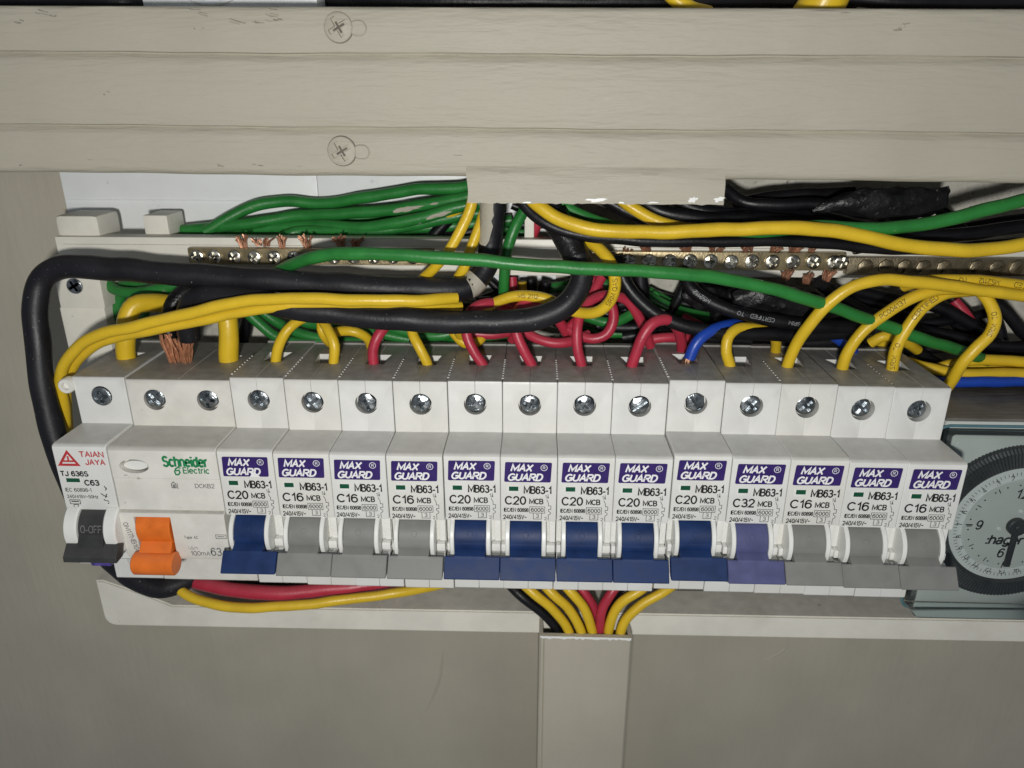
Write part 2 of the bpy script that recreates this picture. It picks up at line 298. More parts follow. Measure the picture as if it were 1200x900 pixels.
class Print:
    'flat lettering and strokes laid out in two coordinates (u right, v up)'
    def __init__(s): s.v = []; s.f = []; s.h = []; s.k = 0
    def _a(s, vs, fs):
        o = len(s.v); s.v += [V((p[0], p[1])) for p in vs]; s.f += [tuple(i+o for i in f) for f in fs]; s.k += 1; s.h += [(s.k % 7)*.004]*len(vs)
    def text(s, t, u0, u1, v0, v1, bold=0., shear=0., rot=0):
        st = text_strokes(t, shear); H = v1-v0; wd = H*(.105+bold*2.6)
        xs = [p[0] for q in st for p in q]; ys = [p[1] for q in st for p in q]; a, b, c, d = min(xs), max(xs), min(ys), max(ys); e = wd/2
        if b-a < 1e-6: a -= 1; b += 1
        ce = V(((u0+u1)/2, (v0+v1)/2)); cs, sn = math.cos(rot), math.sin(rot)
        for q in st:
            pts = [V((u0+e+(p[0]-a)/(b-a)*(u1-u0-2*e), v0+e+(p[1]-c)/(d-c)*(H-2*e))) for p in q]
            if rot: pts = [ce+V(((p-ce).x*cs-(p-ce).y*sn, (p-ce).x*sn+(p-ce).y*cs)) for p in pts]
            s._a(*ribbon(pts, wd))
        return s
    def rect(s, u0, u1, v0, v1): s._a([(u0, v0), (u1, v0), (u1, v1), (u0, v1)], [(0, 1, 2, 3)]); return s
    def line(s, pts, wd, closed=False):
        pts = list(pts); s._a(*ribbon(pts+[pts[0]] if closed else pts, wd)); return s
    def frame(s, u0, u1, v0, v1, wd): return s.line([((u0+u1)/2, v0), (u1, v0), (u1, v1), (u0, v1), (u0, v0)], wd, True)
    def circle(s, u, v, r, wd, seg=20): return s.line([(u+r*math.cos(6.28318*i/seg), v+r*math.sin(6.28318*i/seg)) for i in range(seg)], wd, True)
    def disc(s, u, v, r, seg=20): s._a([(u+r*math.cos(6.28318*i/seg), v+r*math.sin(6.28318*i/seg)) for i in range(seg)], [tuple(range(seg))]); return s
    def poly(s, pts): s._a(pts, [tuple(range(len(pts)))]); return s
    def mb(s, fn):
        m = MB(); m.add([fn(p.x, p.y)+V((0, -h, 0)) for p, h in zip(s.v, s.h)], s.f); return m
def on_front(Y): return lambda u, v: V((u, Y, v))
def rrect(u0, u1, v0, v1, r, seg=4):
    o = []
    for cx, cy, a in ((u1-r, v1-r, 0), (u0+r, v1-r, 90), (u0+r, v0+r, 180), (u1-r, v0+r, 270)):
        for k in range(seg+1): t = math.radians(a+90*k/seg); o.append((cx+r*math.cos(t), cy+r*math.sin(t)))
    return o
def screw_head(c, r, style='plus', ang=.3, h=1.0, dome=.35):
    'screw head facing -Y, its recess cut in: returns one MB'
    m = MB(); c = V(c); seg = 32; w_ = r*.17; l_ = r*.72
    if style == 'plus': out = [(w_, w_), (w_, l_), (-w_, l_), (-w_, w_), (-l_, w_), (-l_, -w_), (-w_, -w_), (-w_, -l_), (w_, -l_), (w_, -w_), (l_, -w_), (l_, w_)]
    else: out = [(l_*1.25, w_), (0, w_*1.0), (-l_*1.25, w_), (-l_*1.25, -w_), (0, -w_), (l_*1.25, -w_)]
    cs, sn = math.cos(ang), math.sin(ang); out = [(x*cs-y*sn, x*sn+y*cs) for x, y in out]
    pts = []
    for i in range(len(out)):
        a, b = V(out[i]), V(out[(i+1) % len(out)])
        for k in range(4): pts.append(a.lerp(b, k/4))
    pts.sort(key=lambda p: math.atan2(p.y, p.x)); n = len(pts)
    def P(p, d): return c+V((p.x, -h+d, p.y))
    rings = [[P(p, .7) for p in pts], [P(p, -dome*(1-(p.length/r)**2)) for p in pts]]
    for f_, d in ((.86, -dome*.26), (.97, .08), (1, .3)): rings.append([P(p.normalized()*r*f_, d) for p in pts])
    rings.append([P(p.normalized()*r, h) for p in pts])
    vs = [q for R in rings for q in R]
    fs = [(k*n+i, k*n+(i+1) % n, (k+1)*n+(i+1) % n, (k+1)*n+i) for k in range(len(rings)-1) for i in range(n)]
    fs.append(tuple(range(n)))
    return m.add(vs, fs)

# ================================================================== THE SETTING
WY = 62
m = MB(); m.box(-1300, 1600, WY, WY+8, -900, 800)
tag(obj('wall', m, M_plaster), kind='structure')
pa = [at(82, 207, WY), at(78, 225, WY), at(83, 245, WY), at(80, 275, WY)]
edge = [(-26, 75), (pa[0].x, pa[0].z), (pa[1].x-.8, pa[1].z), (pa[2].x, pa[2].z), (-27.5, 42), (-29, 20), (-28, -20), (-29, -60), (-28, -120)]
m = MB()
def sheet(pts, y0, y1):
    n = len(pts); m.add([(p[0], y0, p[1]) for p in pts]+[(p[0], y1, p[1]) for p in pts], [tuple(range(n)), tuple(range(n, 2*n))[::-1]]+[(i, (i+1) % n, (i+1) % n+n, i+n) for i in range(n)])
sheet([(-1299, 75)]+edge+[(-1299, -120)], WY-.5, WY)
sheet([(-1299, -120), (1599, -120), (1599, -899), (-1299, -899)], WY-.5, WY)
sheet([(-1299, 799), (1599, 799), (1599, 75), (-1299, 75)], WY-.5, WY)
tag(obj('wall_paint', m, M_wall), kind='structure')

for pts in ([(519, 762), (517, 785), (511, 808), (500, 832)], [(924, 744), (922, 757), (908, 768), (893, 774)], [(245, 352), (243, 362), (246, 374)]):
    q = MB(); q.tube(spline([at(x, y, WY-.45) for x, y in pts]), lambda t: .12+.5*math.sin(3.14159*t), 8); obj('paint_run', q, M_wall, bpy.data.objects['wall_paint'], 60)
# white backing board behind the earth wires
m = MB(); x1 = at(560, 230, 59).x
bz = at(300, 204, 59).z+8
m.box(-24.5, 70, 59.2, 61.4, 15, bz, .3); m.box(70.2, x1+30, 59.0, 61.4, 12, bz-.2, .3)
bb = thing('backing_board', 'glossy white backing board on the wall under the left half of the long trunking', 'board', (20, 61.4, 15))
m1 = MB(); m1.box(-26, 72, 59.2, 61.4, 15, bz, .3); obj('panel', m1, M_board, bb)
m1 = MB(); m1.box(72.25, x1+30, 59.0, 61.4, 12, bz-.2, .3); obj('panel', m1, M_board, bb)
m1 = MB(); m1.box(-25, x1+20, 58.6, 59.0, at(200, 235, 59).z-.25, at(200, 235, 59).z+.25); obj('seam_ridge', m1, M_board, bb)

# ------------------------------------------------------------------ long trunking at the top
TY = -2
zt, zb = at(600, 8, TY).z, at(600, 208.5, TY).z; g1, g2 = at(600, 66, TY).z, at(600, 153, TY).z
tr = thing('cable_trunking', 'long grey beige painted trunking with two grooves above the breakers', 'trunking', (144, TY, zb))
prof = [(58, zt), (TY+1.2, zt), (TY+.3, zt-.4), (TY, zt-1.2), (TY, g1+1.0), (TY+.12, g1+.75), (TY+1.2, g1+.5), (TY+1.35, g1+.2), (TY+.8, g1-.5), (TY+.2, g1-1.4), (TY, g1-2.2),
        (TY, g2+1.0), (TY+.12, g2+.75), (TY+1.2, g2+.5), (TY+1.35, g2+.2), (TY+.8, g2-.5), (TY+.2, g2-1.4), (TY, g2-2.2), (TY, zb+2.2), (TY+.3, zb+1.2), (TY+1.0, zb+.4), (TY+2.2, zb), (TY+2.4, zb+1.6), (TY+2.4, zt-2.2), (58, zt-2.2)]
m = MB(); xs = [-180+i*6 for i in range(135)]; n = len(prof)
vs = []
for i, x in enumerate(xs):
    for (y, z) in prof:
        k = .10*math.sin(x*.045+z*.3)+.06*math.sin(x*.13+z*.21)
        vs.append((x, y+(k if y < TY+2 else 0), z-.0068*(x-144)+(.12*math.sin(x*.06)+.08*math.sin(x*.21) if z < zt-.1 else 0)))
fs = [(i*n+j, i*n+(j+1) % n, (i+1)*n+(j+1) % n, (i+1)*n+j) for i in range(len(xs)-1) for j in range(n)]
m.add(vs, fs+[tuple(range(n)), tuple(range((len(xs)-1)*n, len(xs)*n))[::-1]])
obj('cover', m, M_paint, tr, 50)
for xa, xb in ((-180, 134), (211, 620)):            # bottom flanges of the channel
    m = MB(); zz = zb-.0068*((xa+xb)/2-144); m.add([(x, y, z-.0068*(x-144)) for x in (xa, xb) for y in (TY+2.6, 26 if xa < 0 else 14) for z in (zb+.3, zb+1.7)], [(0, 1, 3, 2), (4, 6, 7, 5), (0, 4, 5, 1), (2, 3, 7, 6), (0, 2, 6, 4), (1, 5, 7, 3)])
    obj('bottom_flange', m, M_chip, tr)
for px, py in ((397, 32), (401, 177)):
    p = at(px, py, TY)
    obj('screw', screw_head((p.x, TY-.15, p.z), 3.9 if py < 100 else 4.1, 'plus', .5, .75, .5), M_paint, tr)
    m = MB(); m.cyl((p.x, TY+.1, p.z), (0, -1, 0), 4.08 if py < 100 else 4.29, .14, 40); sg = obj('dirt_ring', m, M_grime, tr)
    Q = Print(); cs, sn = math.cos(.5), math.sin(.5)
    for dx, dz in ((1.7, 0), (0, 1.5)): Q.line([(p.x-dx*cs+dz*sn, p.z-dx*sn-dz*cs), (p.x+dx*cs-dz*sn, p.z+dx*sn+dz*cs)], .62)
    obj('recess_dirt', Q.mb(on_front(TY-.30)), M_grime, tr, 0)
    q = at(px+23, py+1, TY); m = MB()
    m.prism([(TY-.25, 0)], 0, 1) if False else None
    pts = rrect(q.x-2.6, q.x+2.4, q.z-2.1, q.z+2.1, 2.0, 5); k = len(pts); inn = rrect(q.x-2.2, q.x+2.0, q.z-1.7, q.z+1.7, 1.65, 5)
    m.add([(a, TY-.02, b) for a, b in pts]+[(a, TY-.5, b) for a, b in inn], [(i, (i+1) % k, (i+1) % k+k, i+k) for i in range(k)]+[tuple(range(k, 2*k))])
    obj('hole_plug', m, M_paint, tr, 25)
Q = Print(); rs = random.Random(21)
for px, py, ln, k in ((20, 24, 9, 3), (45, 14, 16, 4), (60, 18, 6, 2), (215, 10, 20, 1), (232, 14, 22, 2), (268, 22, 16, 2), (300, 24, 14, 2), (318, 9, 10, 2), (312, 19, 12, 4), (325, 22, 10, 3), (232, 35, 3, 2), (123, 106, 5, 2), (256, 194, 8, 3), (300, 193, 6, 2), (25, 194, 3, 2), (1050, 34, 8, 4), (1062, 30, 5, 3), ):
    for j in range(k):
        a = at(px+rs.uniform(-5, 5), py+rs.uniform(-3, 3), TY); l_ = ln*rs.uniform(.3, 1)/3.6; z = a.z+rs.uniform(-.3, .3)
        Q.line([(a.x, z), (a.x+l_*.35, z-.12*l_+rs.uniform(-.2, .2)), (a.x+l_, z-.25*l_*rs.uniform(.2, 1.2))], rs.uniform(.07, .24))
tag(obj('paint_scratches', Q.mb(lambda u, v: V((u, TY-.19, v))), M_scratch, tr, 0), kind='stuff')
# glued-on lip at the middle of the lower edge, its bottom chipped
fl, fr, ft, fb = at(547, 205, TY-1.4).x, at(851, 205, TY-1.4).x, at(700, 196, TY-1.4).z, at(700, 238.5, TY-1.4).z
m = MB(); nx, nz = 60, 10
lr = random.Random(3); jag = [lr.uniform(-.18, .18) for _ in range(nx+1)]; jag[0] = jag[-1] = 0
for sd in (0, 1):
    for i in range(nx+1):
        for j in range(nz+1):
            u, v_ = i/nx, j/nz; x = fl+(fr-fl)*u; z = fb+(ft-fb)*v_
            bulge = 1.5*min(1, (1-v_)*2.2)**.7+.25*math.sin(u*7+v_*3)*(1-v_)+(.45*math.exp(-((v_-.8)/.1)**2)*(math.sin(u*11)+.4))
            y = TY-.05-bulge if sd == 0 else TY+2.3
            if j == 0: z += jag[i]
            m.v.append(V((x+(.3*math.sin(v_*5) if i == 0 else 0), y, z-.0068*(x-144)*.6)))
st = (nx+1)*(nz+1)
for i in range(nx):
    for j in range(nz):
        a = i*(nz+1)+j; m.f += [(a, a+1, a+nz+2, a+nz+1), (st+a, st+a+nz+1, st+a+nz+2, st+a+1)]
for i in range(nx):
    a = i*(nz+1); m.f.append((a, a+nz+1, st+a+nz+1, st+a)); a += nz; m.f.append((a, st+a, st+a+nz+1, a+nz+1))
for j in range(nz):
    a = j; m.f.append((a, st+a, st+a+1, a+1)); a = nx*(nz+1)+j; m.f.append((a, a+1, st+a+1, st+a))
lip = obj('lip_patch', m, M_paint, tr, 40)
for px, wd, h in ((700, 26, 6.5), (812, 11, 8), (728, 9, 3), (618, 12, 2.2), (842, 14, 8), (765, 16, 2.2)):       # flakes of missing paint
    c = at(px, 238-h*.55 if h > 3 else 237.2, TY-1.75); m = MB(); sx = wd/7.6; sz = h/8.2; pts = []
    for k in range(12):
        t = 6.2832*k/12; rr = lr.uniform(.45, 1.1); pts.append((c.x+sx*rr*math.cos(t)+sz*.3*math.sin(t), c.z+sz*rr*math.sin(t)))
    m.add([(a, TY-1.5, b) for a, b in pts]+[(a, TY-1.92, b) for a, b in pts], [tuple(range(12, 24))]+[(i, (i+1) % 12, (i+1) % 12+12, i+12) for i in range(12)])
    obj('paint_chip', m, M_chip, lip, 0)

# ------------------------------------------------------------------ vertical trunking below
dl, dr, dt = at(632, 745, 13), at(741, 748, 13), 0
du = thing('vertical_trunking', 'short wide painted trunking running down the wall under the breakers', 'trunking', ((dl.x+dr.x)/2, 61, -560))
x0, x1, z0, zt2 = dl.x, dr.x, -559, (dl.z+dr.z)/2
m = MB(); n = 40
prof = [(x0, 61.4), (x0, 13.8), (x0+.8, 13), (x0+1.6, 13), (x0+1.9, 13.35), (x0+2.2, 13)]+[(x0+2.2+(x1-x0-3)*k/8, 13) for k in range(1, 8)]+[(x1-.8, 13), (x1, 13.8), (x1, 61.4), (x1-1.5, 61.4), (x1-1.5, 14.8), (x0+1.5, 14.8), (x0+1.5, 61.4)]
k = len(prof); zs = [z0, -400, -300, -220, -180, -150, zt2-6, zt2]
m.add([(x, y+.12*math.sin(x*.9+z*.05) if y < 13.1 else y, z-(.0 if z < zt2 else .25*math.sin(x*1.3)+.15*math.sin(x*3.1))) for z in zs for x, y in prof], [(a*k+i, a*k+(i+1) % k, (a+1)*k+(i+1) % k, (a+1)*k+i) for a in range(len(zs)-1) for i in range(k)]+[tuple(range(k)), tuple(range((len(zs)-1)*k, len(zs)*k))[::-1]])
obj('cover', m, M_wall, du, 40)
m = MB(); pts = []
for i in range(31):
    x = x0+.4+(x1-x0-.8)*i/30; pts.append((x, zt2-.15-.9*abs(math.sin(i*1.7))*(.4+.6*math.sin(i*.6)**2)-.35))
for i in range(30):
    (xa, za), (xb, zb_) = pts[i], pts[i+1]; m.add([(xa, 12.78, za), (xb, 12.78, zb_), (xb, 12.9, zt2+.05), (xa, 12.9, zt2+.05)], [(0, 1, 2, 3)])
obj('bare_cut_edge', m, M_chip, du, 0)

# ------------------------------------------------------------------ board base frame
RY = 24
rb, rt = at(640, 742.5, RY).z, at(640, 718, RY).z; rl = at(114, 690, RY).x; tilt = (at(1200, 743, RY).z-rb)/220
ba = thing('board_base', 'cream plastic base frame of the distribution board with a dusty lower rim', 'base frame', (140, WY, rb))
m = MB(); ss = 9; pts = rrect(rl, 470, rb, rt, 3.9, 5)
r_ = 4.6; pts = [(470, rb), (470, rt), (rl+1.5, rt), (rl, rt-1.0), (rl, rb+r_)]+[(rl+r_-r_*math.cos(t), rb+r_-r_*math.sin(t)) for t in [math.pi/2*k/6 for k in range(1, 7)]]
# rim starts higher on the left: a corner piece
pts = [(470, rb), (470, rt), (rl+30, rt+.2), (rl+18, rt+6), (rl+3, rt+12), (rl, rt+12), (rl, rb+r_)]+[(rl+r_-r_*math.cos(t), rb+r_-r_*math.sin(t)) for t in [math.pi/2*k/6 for k in range(1, 7)]]
k = len(pts); f = lambda x, z: z+tilt*(x-161)*.25
b2 = .5; cx = sum(p[0] for p in pts)/k
m.add([(x, RY, f(x, z)) for x, z in pts]+[(x, 40, f(x, z)) for x, z in pts], [tuple(range(k)), tuple(range(k, 2*k))[::-1]]+[(i, (i+1) % k, (i+1) % k+k, i+k) for i in range(k)])
bm = bmesh.new(); me = mesh_of(m, 't', M_cream, 0); bm.from_mesh(me); bmesh.ops.scale(bm, vec=(1000,)*3, verts=bm.verts[:]); bmesh.ops.bevel(bm, geom=[e for e in bm.edges if all(v.co.y < RY+.1 for v in e.verts)], offset=.6, segments=2, affect='EDGES'); m = MB().bm(bm)
obj('lower_rim', m, M_cream, ba, 40)
m = MB(); m.box(rl+3, 468, 40.2, WY-.7, rb+1.5, rt-.4); obj('inner_ledge', m, M_creamdirtshade, ba)
m = MB(); m.box(rl+4, 466, 52, 56, rt-.2, -78); obj('back_plate', m, M_creamdirtshade, ba)
# left post with its screw lug
e0 = at(62, 252, 36); e1 = at(113, 252, 36); EY = 36
p0 = at(66, 330, EY); p1 = at(134, 330, EY); q0 = at(130, 361, EY); zl = q0.z
m = MB(); m.box(e0.x, e1.x, EY, EY+15, at(90, 282, EY).z, e0.z, 2.2); obj('corner_lug', m, M_cream, ba)
m = MB(); m.box(at(66, 330, EY).x, at(119, 330, EY).x, EY-1, EY+14, zl, at(90, 300, EY).z, .7); obj('screw_lug', m, M_cream, ba)
m = MB(); m.box(at(76, 400, EY).x, at(128, 400, EY).x, EY+1, EY+24, -84, zl-.1, .7); obj('side_post', m, M_cream, ba)
p = at(88, 335, EY-1); obj('screw', screw_head((p.x, EY-1.1, p.z), 2.9, 'plus', .5, .6), M_steel, ba)
m = MB(); a = at(166, 252, 40); b = at(208, 252, 40); m.box(a.x, b.x-4, 40, 53, at(170, 278, 40).z, a.z, .9); obj('stop_lug', m, M_cream, ba)
# rail that carries the bars
CY = 34
c0 = at(63, 277, CY); cz1 = c0.z; cz0 = at(66, 319, CY).z
m = MB(); m.box(c0.x, 420, CY, CY+7, cz0, cz1, .8); rail = obj('bar_carrier', m, M_cream, ba)
m = MB(); m.box(c0.x+3, 415, CY-.7, CY-.05, cz0+1.2, cz1-2.6, .3); obj('carrier_step', m, M_cream, rail)
for px in (620,): 
    a = at(px, 262, 38); m = MB(); m.box(a.x-1.6, a.x+1.8, 38, 46, cz1-1, at(px, 232, 38).z, .4); obj('carrier_lug', m, M_cream, ba)
m = MB(); m.prism([(40.6, -24), (46, -24), (46, -58), (40.6, -58)], -8, 430); obj('mounting_rail', m, M_steel, ba)

# ------------------------------------------------------------------ brass bars with terminal screws
def busbar(px0, px1, py, label, mt, spx, ms, style, tall=20, r=2.35):
    a, b = at(px0, py, CY-4), at(px1, py, CY-4); z = a.z
    t = thing('terminal_bar', label, 'terminal bar', ((a.x+b.x)/2, CY-1, z), 'brass terminal bars')
    hz = tall/7.2
    m = MB(); m.box(a.x, b.x, CY-4.2, CY-.75, z-hz, z+hz, .25); obj('bar', m, mt, t)
    for i, (x, y) in enumerate(spx):
        p = at(x, y, CY-4.3); obj('terminal_screw', screw_head((p.x, CY-4.15, z+rnd.uniform(-.15, .15)), r, style, rnd.uniform(0, 1.5), .8, .3), ms, t)
    return t
sl = [(231, 300)]+[(252+23.2*i, 301) for i in range(11)]
bar1 = busbar(221, 508, 300, 'tarnished brass terminal bar on the left, below the green bundle', M_brass, sl, M_steelbright, 'plus')
bar2 = busbar(692, 991, 305, 'brighter brass terminal bar with round screws, right of the yellow loop', M_brass, [(712+24.1*i, 308) for i in range(12)][1:]+[(985, 312)], M_steelbright, 'plus', 22, 2.5)
bar3 = busbar(993, 1290, 312, 'dark brass terminal bar with slotted screws at the right edge', M_brassdark, [(1014, 312), (1038, 312), (1060, 312), (1082, 312), (1106, 312), (1144, 313), (1168, 313), (1191, 313), (1215, 314), (1240, 314)], M_brassdark, 'slot', 22, 2.6)
def tuft(px, py, Y, n, ln, parent, lean=0):
    'fanned bundle of bare copper strands'
    c = at(px, py, Y); m = MB()
    for k in range(int(n*1.5)):
        dx, dy = rnd.uniform(-1.4, 1.4), rnd.uniform(-.8, .8); l_ = ln*rnd.uniform(.7, 1.25)
        p = [c+V((dx*.7, dy, -ln*.4)), c+V((dx+lean*.4+rnd.uniform(-.35, .35), dy-.3, l_*.15)), c+V((dx*1.5+lean+rnd.uniform(-.9, .9), dy*1.6-.4, l_*rnd.uniform(.4, .75)))]
        m.tube(spline(p, .8), .32, 5)
    obj('copper_strands', m, M_copper, parent)
for px, ln, n in ((286, 4.4, 9), (303, 2.2, 4), (312, 2.8, 6), (331, 4, 8), (360, 4.6, 12), (400, 4, 12), (416, 3, 10)): tuft(px, 285, CY-1.5, n, ln, bar1, rnd.uniform(-.8, .8))
for px, ln, n, le in ((735, 2.4, 9, .5), (757, 4.2, 12, 0), (806, 4, 11, -.6), (835, 4, 11, 1), (877, 4, 9, -.6), (905, 4.2, 12, .8), (929, 4.6, 13, .8), (949, 4.8, 13, 1)): tuft(px, 296, CY-1.5, n, ln, bar2, le)
for px, py in ((920, 324), (944, 328), (968, 325)): tuft(px, py, CY-4.5, 13, 3.4, bar2, .5)

# ================================================================== BREAKERS
MCBP = [(40, .55), (37.6, .55), (37.3, 0), (.7, 0), (.2, -.2), (0, -.7), (0, -18.2), (-15.6, -18.1), (-16.6, -18.4), (-17.1, -18.9), (-17.2, -19.7), (-17.2, -41.3), (-17.0, -41.7), (-14.2, -41.9), (-14.2, -62.2), (-13.4, -63), (0, -63.4), (0, -80.3), (.7, -81), (40, -81)]
NOSE = set(range(7, 16))
def body_mb(x0, x1, seam=True):
    mb = MB(); mid = (x0+x1)/2
    if not seam: return mb.loft(MCBP, [(x0, .2), (x0+.2, 0), (x1-.2, 0), (x1, .2)])
    mb.loft(MCBP, [(x0, .22), (x0+.22, 0), (mid-.13, 0), (mid, .4), (mid+.13, 0), (x1-.22, 0), (x1, .22)])
    n = len(MCBP)
    for i in range(n):
        if i in NOSE or i == 6: mb.v[3*n+i] = V((mid, MCBP[i][0], MCBP[i][1]))
    return mb
def cutters(centers, top=(16, 26), wid=4, sc_r=3.75, deep=3.2, low=True):
    c = MB()
    for x in centers:
        c.cyl((x, -1, -8.2), (0, 1, 0), sc_r, deep+1, 32); low and c.cyl((x, -1, -72.8), (0, 1, 0), sc_r, deep+1, 32)
        c.add([(x-wid*.8, top[0], 1), (x+wid*.8, top[0], 1), (x+wid, top[1], 1), (x-wid, top[1], 1), (x-wid*.8, top[0], -9), (x+wid*.8, top[0], -9), (x+wid, top[1], -9), (x-wid, top[1], -9)], [(0, 1, 2, 3), (7, 6, 5, 4), (0, 4, 5, 1), (1, 5, 6, 2), (2, 6, 7, 3), (3, 7, 4, 0)])
    return c
ME_body = boolean(body_mb(.10, 17.90), cutters([9]), 'body', M_white)
def arc(cy, cz, r, a0, a1, n): return [(cy-r*math.cos(math.radians(a0+(a1-a0)*k/n)), cz+r*math.sin(math.radians(a0+(a1-a0)*k/n))) for k in range(n+1)]
def handle_mb(x0, x1, w0, w1, dr=7.9, ztop=-51.4):
    m = MB()
    m.prism(arc(-13, -49, dr, -175, 175, 40), x0, x1, .25)                      # drum
    m.prism([(-19.6, -48.5), (-20.0, -49.3), (-23.6, ztop+.2), (-24.6, ztop-2.2), (-22, ztop-2.4), (-17, -50.5)], x0+.15, x1-.15)   # neck
    m.prism([(-23.2, ztop), (-23.55, ztop-.1), (-27.6, -56.9), (-27.5, -57.3), (-26.9, -57.4), (-25.2, -57.2), (-21.6, ztop-1.4)], w0, w1, .2)  # paddle
    m.prism([(-20.6, -47.6), (-21.15, -48.2), (-21.2, -48.55), (-20.6, -48.7)], x0, x1, .05)                       # lip at the foot of the drum
    a = math.radians(28); p = V(((x0+x1)/2+.0, -13-dr*math.cos(a), -49+dr*math.sin(a))); m.cyl(p, (0, -math.cos(a), math.sin(a)), .95, .12, 16, .1)
    return m
def guard_mb(x0, x1):
    return MB().prism(arc(-13, -49, 8.55, -54, 62, 22)+[(-13.6, -41.9), (-13.6, -56)], x0, x1, .25)
def mcb_print(rate):
    P = Print(); P.text('MB63-1', 7.5, 16.4, -31.7, -28.8, .024); P.text(rate, 1.5, 8.4, -35.7, -32.5, .022); P.text('MCB', 9.3, 13.9, -35.4, -33.3, .028)
    P.text('IEC/EN 60898', 1.2, 9.2, -38.35, -36.8, .022); P.text('6000', 9.9, 14.0, -38.2, -36.7, .014); P.frame(9.5, 14.35, -38.6, -36.3, .16)
    P.text('3', 11.5, 12.5, -40.4, -39.0, .004); P.frame(10.7, 13.3, -40.8, -38.6, .16); P.text('240/415V~', 1.0, 8.6, -41.1, -39.3, .016)
    P.text('1', 14.4, 14.8, -33.2, -31.9); P.text('2', 14.2, 15.0, -41.2, -40.0)
    P.line([(15.3, -31.7), (15.3, -33.0)], .16); P.line([(14.9, -33.6), (15.5, -34.9)], .16); P.line([(15.0, -32.6), (15.6, -33.2)], .14); P.line([(15.6, -32.6), (15.0, -33.2)], .14)
    P.line([(15.5, -34.9), (15.5, -35.9), (16.3, -35.9), (16.3, -37.2), (15.5, -37.2), (15.5, -37.8)], .16)
    P.line([(15.5+.75*math.sin(math.pi*k/6), -37.8-1.5*k/6) for k in range(7)]+[(15.5, -41.2)], .16); return P.mb(on_front(-17.26))
def label_mb():
    P = Print(); pts = rrect(1.5, 16.2, -27.3, -20.3, .45); P.poly([(u+.05*(v+24), v) for u, v in pts]); return P.mb(on_front(-17.25))
def label_text():
    P = Print(); P.text('MAX', 3.3, 10.7, -23.6, -20.9, .036, .25); P.text('GUARD', 2.5, 13.7, -26.9, -24.15, .036, .25)
    P.circle(13.9, -22.1, 1.0, .18); P.text('R', 13.5, 14.35, -22.65, -21.6, .01); return P.mb(on_front(-17.30))
ME = {}
for r_ in ('C16', 'C20', 'C32'): ME[r_] = mesh_of(mcb_print(r_), 'printed_text', M_ink, 0, False)
ME['label'] = mesh_of(label_mb(), 'brand_label', M_purple, 0, False); ME['ltext'] = mesh_of(label_text(), 'label_lettering', M_whiteink, 0, False)
for k_, mm in (('blue', M_blue), ('grey', M_grey), ('lav', M_lav)): ME['h_'+k_] = mesh_of(handle_mb(3.1, 13.3, .12, 17.88), 'toggle_handle', mm, 30)
ME['g0'] = mesh_of(guard_mb(1.65, 3.05), 'handle_guard', M_guard, 30); ME['g1'] = mesh_of(guard_mb(13.35, 14.8), 'handle_guard', M_guard, 30)
m = MB(); m.box(14.9, 17.8, -17.2, -14.2, -53.4, -50.6, .5); m.box(.2, 1.6, -17.2, -14.2, -53.4, -50.6, .4); m.box(14.9, 17.8, -18.4, -14.0, -61, -54.0, .3); m.box(.2, 1.6, -18.4, -14.0, -61, -54.0, .3); m.box(15.9, 17.8, -15.4, -14.1, -50.5, -42.3, .2)
ME['stop'] = mesh_of(m, 'stop_block', M_guard, 30)
m = MB(); m.box(2.3, 5.9, -17.32, -17.15, -31.35, -28.85, .06); ME['win'] = mesh_of(m, 'indicator_window', M_guard, 20)
m = MB(); m.box(2.75, 5.75, -17.40, -17.28, -30.55, -29.0); ME['flag'] = mesh_of(m, 'indicator_flag', M_flag, 0)
m = MB()
for k in range(9): m.cyl((.0, 3+k*2.3, -.05), (0, 0, 1), .30 if k else .42, .28, 8, .1)
ME['rib'] = mesh_of(m, 'edge_studs', M_guard, 40)
def screws(): return [mesh_of(screw_head((0, 0, 0), 3.3, st, a, 1.0, .45), 'terminal_screw', M_steel, 30) for st, a in (('plus', .15), ('plus', .9), ('slot', .6), ('plus', 1.3))]
ME_scr = screws()
MCBS = [  # slot, rate, handle, dz, dx, screw depth, label
 (3, 'C20', 'blue', .5, .1, 1.4, 'C20 breaker with blue toggle right beside the wide breaker with the orange toggle'),
 (4, 'C16', 'grey', .1, .15, 1.4, 'C16 breaker with grey toggle, leftmost of the three greys left of the blue row'),
 (5, 'C16', 'grey', .05, .2, 1.4, 'C16 breaker with grey toggle, middle of the left three, fed by a red wire'),
 (6, 'C16', 'grey', .0, .25, 1.4, 'C16 breaker with grey toggle touching the left end of the blue row'),
 (7, 'C20', 'blue', .25, .3, 1.6, 'C20 breaker with blue toggle first of the blue row, right of a grey one'),
 (8, 'C20', 'blue', .2, .3, 1.6, 'C20 breaker with blue toggle second in the blue row, under the thick black cable'),
 (9, 'C20', 'blue', .3, .25, 1.6, 'C20 breaker with blue toggle third in the blue row, under the yellow loop'),
 (10, 'C20', 'blue', .2, .25, 1.6, 'C20 breaker with blue toggle fed by the arched red wire with its pale worn side'),
 (11, 'C20', 'blue', 1.5, .3, 1.8, 'C20 breaker with blue toggle fed by a blue wire with bare copper, sits slightly higher'),
 (12, 'C32', 'lav', .75, .4, 2.0, 'C32 breaker with faded violet blue toggle between a blue and a grey toggle'),
 (13, 'C16', 'grey', .7, .25, 2.6, 'C16 breaker with grey toggle right of the faded violet toggle'),
 (14, 'C16', 'grey', .15, .3, 2.8, 'C16 breaker with grey toggle second from the right end of the row'),
 (15, 'C16', 'grey', -.1, .1, 2.8, 'C16 breaker with grey toggle at the right end, against the dial timer'),
]
